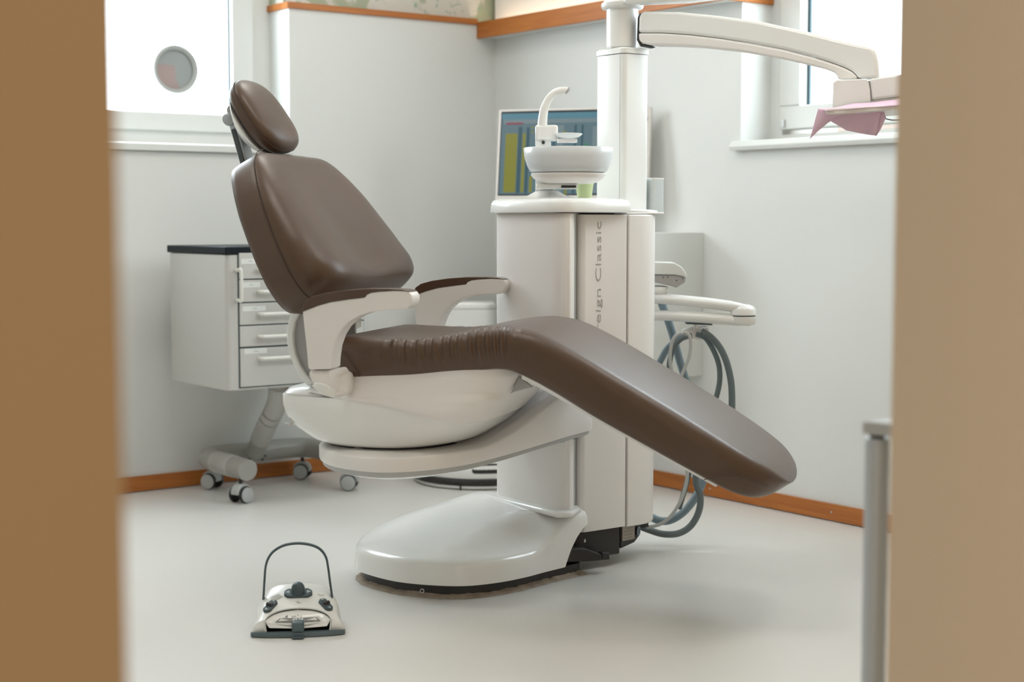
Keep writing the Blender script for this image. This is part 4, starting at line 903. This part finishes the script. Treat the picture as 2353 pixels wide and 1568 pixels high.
# air purifier by the back wall
ap = thing('air_purifier', 'white rounded air purifier standing on the floor in the corner behind the chair', 'air purifier', (3.67, 5.5, 0))
ac = ond(1052, 700, 6.72); apx, apy = ac.x, ac.y
def apr(k, z, r=.05): return [(apx + (Rt * a * k + F * b_ * k).x, apy + (Rt * a * k + F * b_ * k).y, z) for a, b_ in rrect(-.170, .168, -.10, .058, r, 6)]
MB().loft([apr(.97, .004), apr(1, .02), apr(1, .655), apr(.985, .672)]).build('housing', M_white, ap, angle=50)
MB().loft([apr(.96, .674), apr(.96, .69), apr(.90, .70)]).build('lid', M_white, ap, angle=40)
c = Vector((apx, apy, 0)) - F * .1005
MB().obox(c + Z * .595 + Rt * .02, Rt, Z, F, .010, .006, .001).build('display', M_arrow, ap, smooth=False)
mb = MB()
for k in range(6): mb.obox(c + Z * .545 + Rt * (-.03 + .012 * k), Rt, Z, F, .0042, .005, .001)
mb.build('logo_print', M_arrow, ap, smooth=False)
# low round robot on the floor
rc_ = onz(1110, 1062, 0); rv = onz(1101, 1124, 0)
RC = Vector((rv.x, rv.y, 0)) + F * .225
rob = thing('robot_vacuum', 'low round white robot vacuum with a black front window on the floor behind the chair', 'robot vacuum', (RC.x, RC.y, 0))
MB().lathe(RC, [(.24, .002), (.262, .005), (.268, .012), (.262, .016), (.24, .017)], Z, 96, ).build('bottom_plate', M_white, rob)
MB().lathe(RC, [(.24, .017), (.262, .020), (.270, .026), (.270, .038), (.262, .044)], Z, 96).build('bumper_band', M_black, rob, angle=50)
MB().lathe(RC, [(.262, .044), (.266, .050), (.262, .09), (.25, .118), (.22, .132), (.05, .136)], Z, 96).build('shell', M_white, rob, angle=50)
mb = MB(); pv = []
for k in range(21):
    a = lerp(-.10, .52, k / 20); dirv = -F * math.cos(a) + Rt * math.sin(a)
    rx = lambda z: table([(.056, .266), (.09, .262), (.118, .25)], z) + .0015
    e_ = .006 if k in (0, 20) else 0
    pv.append([RC + dirv * rx(z) + Z * z for z in (.066 + e_, .104 - e_)] + [RC + dirv * (rx(z) - .006) + Z * z for z in (.104 - e_, .066 + e_)])
mb.loft(pv).build('sensor_window', M_black, rob, angle=40)
a = -.27; dirv = -F * math.cos(a) + Rt * math.sin(a)
MB().obox(RC + dirv * .268 + Z * .012, dirv.cross(Z), dirv, Z, .003, .004, .010).build('brush_peg', M_black, rob, smooth=False)
# green cup behind the bowl
gcp = ond(1343, 452, 4.86); zc0 = 1.1145
cup = thing('cup', 'small pale green plastic cup on the dental unit behind the spittoon bowl', 'cup', (gcp.x, gcp.y, zc0))
M = MB().lathe(Vector((gcp.x, gcp.y, zc0)), [(.020, 0), (.022, .001), (.0295, .056), (.0305, .062), (.029, .062), (.0205, .003), (.005, .003)], Z, 40).build('cup_wall', M_cup, cup, angle=50)
MB().lathe(Vector((gcp.x, gcp.y, zc0)), [(.0300, .0600), (.0318, .0610), (.0318, .0635), (.0295, .0640), (.0290, .0620)], Z, 40, False, False).build('cup_rim', M_cup, cup)
# frosted holder on the side tray
ho = ond(1497, 440, 4.98)
hx0, hy0 = 3.244, 3.735
hold2 = thing('tissue_holder', 'frosted white upright box on the side tray right of the column', 'holder', (hx0 + .02, hy0 + .03, 1.0735))
mb = MB(); z0, z1 = 1.080, 1.178
bxp = ond(1496, 440, 4.98); hx0, hy0 = bxp.x - .02, bxp.y - .03
mb.loft([[(x, y, z0 - .0060) for x, y in rrect(hx0, hx0 + .050, hy0, hy0 + .05, .008)], [(x, y, z1) for x, y in rrect(hx0, hx0 + .050, hy0, hy0 + .05, .008)]], True, False)
hb = mb.build('holder_body', mat('frosted_white', (.70, .75, .74), .35, trans=.15), hold2, angle=50)
MB().loft([[(x, y, z1 - .004) for x, y in rrect(hx0 - .001, hx0 + .051, hy0 - .001, hy0 + .051, .008)], [(x, y, z1 + .001) for x, y in rrect(hx0 - .001, hx0 + .051, hy0 - .001, hy0 + .051, .008)]]).build('holder_lid', M_white, hold2, angle=50)

# ---- pink cloth draped over the instrument tray
NC = ND
cl_ = D.objects  # outline traced on two hanging flaps joined by the part lying on the tray
def flap(name, poly, off0, wav, seed):
    random.seed(seed); cx = sum(p[0] for p in poly) / len(poly); cy = sum(p[1] for p in poly) / len(poly)
    return [onp(x, y, PD + ND * (off0 + wav * math.sin(x * .06 + y * .03)), ND) for x, y in poly]
def strip(top, bot, off_t, off_b, n=36, m=10, wa=.006, fr=9):
    """a sheet between two edge curves"""
    T = [Vector((x, y, 0)) for x, y in top]; B = [Vector((x, y, 0)) for x, y in bot]
    def at(C, t): q = t * (len(C) - 1); i = min(int(q), len(C) - 2); return lerp(C[i], C[i + 1], q - i)
    v = []; f = []
    for j in range(m + 1):
        for i in range(n + 1):
            a = at(T, i / n); b_ = at(B, i / n); q = lerp(a, b_, j / m); o_ = lerp(off_t, off_b, j / m) + wa * math.sin(fr * i / n + 2 * j / m) * (j / m) * (1)
            v.append(onp(q.x, q.y, PD + ND * o_, ND))
    for j in range(m):
        for i in range(n): k = j * (n + 1) + i; f.append([k, k + 1, k + n + 2, k + n + 1])
    return v, f
cth = MB()
# left tail
cth.add(*strip([(1880, 250), (1900, 252), (1930, 256), (1960, 254)], [(1861, 319), (1880, 301), (1900, 284), (1912, 276)], .075, .065, 14, 12, .004, 5))
# right broad flap, under and behind the tray
cth.add(*strip([(1906, 262), (1940, 256), (1980, 252), (2026, 249)], [(1910, 279), (1945, 300), (1990, 309), (2014, 312)], .060, .045, 24, 12, .006, 14))
cth.add(*strip([(2026, 249), (2032, 258), (2036, 270)], [(2014, 312), (2022, 300), (2027, 290)], .045, .045, 6, 6, .002, 3))
# part lying on the tray top
cth.add(*strip([(1880, 250), (1920, 247), (1960, 238), (2000, 236), (2066, 228), (2120, 222)], [(1900, 255), (1930, 252.5), (1970, 249), (2010, 246.5), (2066, 242), (2120, 238)], .02, .105, 30, 4, .004, 16))
clo = cth.build('cloth', M_pink, None, loc=tuple(PD + Z * 1.4), angle=70)
clo['label'] = 'pink cloth draped over the instrument tray at the end of the long white arm'; clo['category'] = 'cloth'
sm = clo.modifiers.new('t', 'SOLIDIFY'); sm.thickness = .0012; sm.offset = 0

# ---- grey table at the right edge of the view
dk = onz(1985, 1568, 0); tq = ond(1980, 978, 2.42); lq = ond(2014, 1100, 2.44)
table_ = thing('side_table', 'grey side table with a silver tube leg just inside the right side of the doorway', 'table', (lq.x, lq.y, 0))
tz = ond(1980, 968, 2.42).z; tz0 = ond(1980, 998, 2.42).z
Lx, Ly = lq.x, lq.y
q = tq
MB().prism([(q.x, q.y, tz0), (q.x + .60, q.y - .0, tz0), (q.x + .60, q.y - .24, tz0), (q.x + .05, q.y - .24, tz0)][::1], (0, 0, tz - tz0)).build('table_top', M_desk, table_, bevel=.003)
zl = ond(2014, 1006, 2.44).z
MB().lathe(Vector((Lx, Ly, 0)), [(.0185, .002), (.0185, zl)], Z, 36).build('table_leg', M_alu, table_, bevel=.002)
MB().lathe(Vector((Lx, Ly, 0)), [(.012, zl), (.012, tz0)], Z, 24).build('leg_spigot', M_gap, table_)
for dx_, dy_ in ((.50, -.02), (.50, -.14), (.08, -.14)):
    MB().lathe(Vector((Lx + dx_, Ly + dy_, 0)), [(.0185, .002), (.0185, tz0)], Z, 36).build('table_leg', M_alu, table_, bevel=.002)
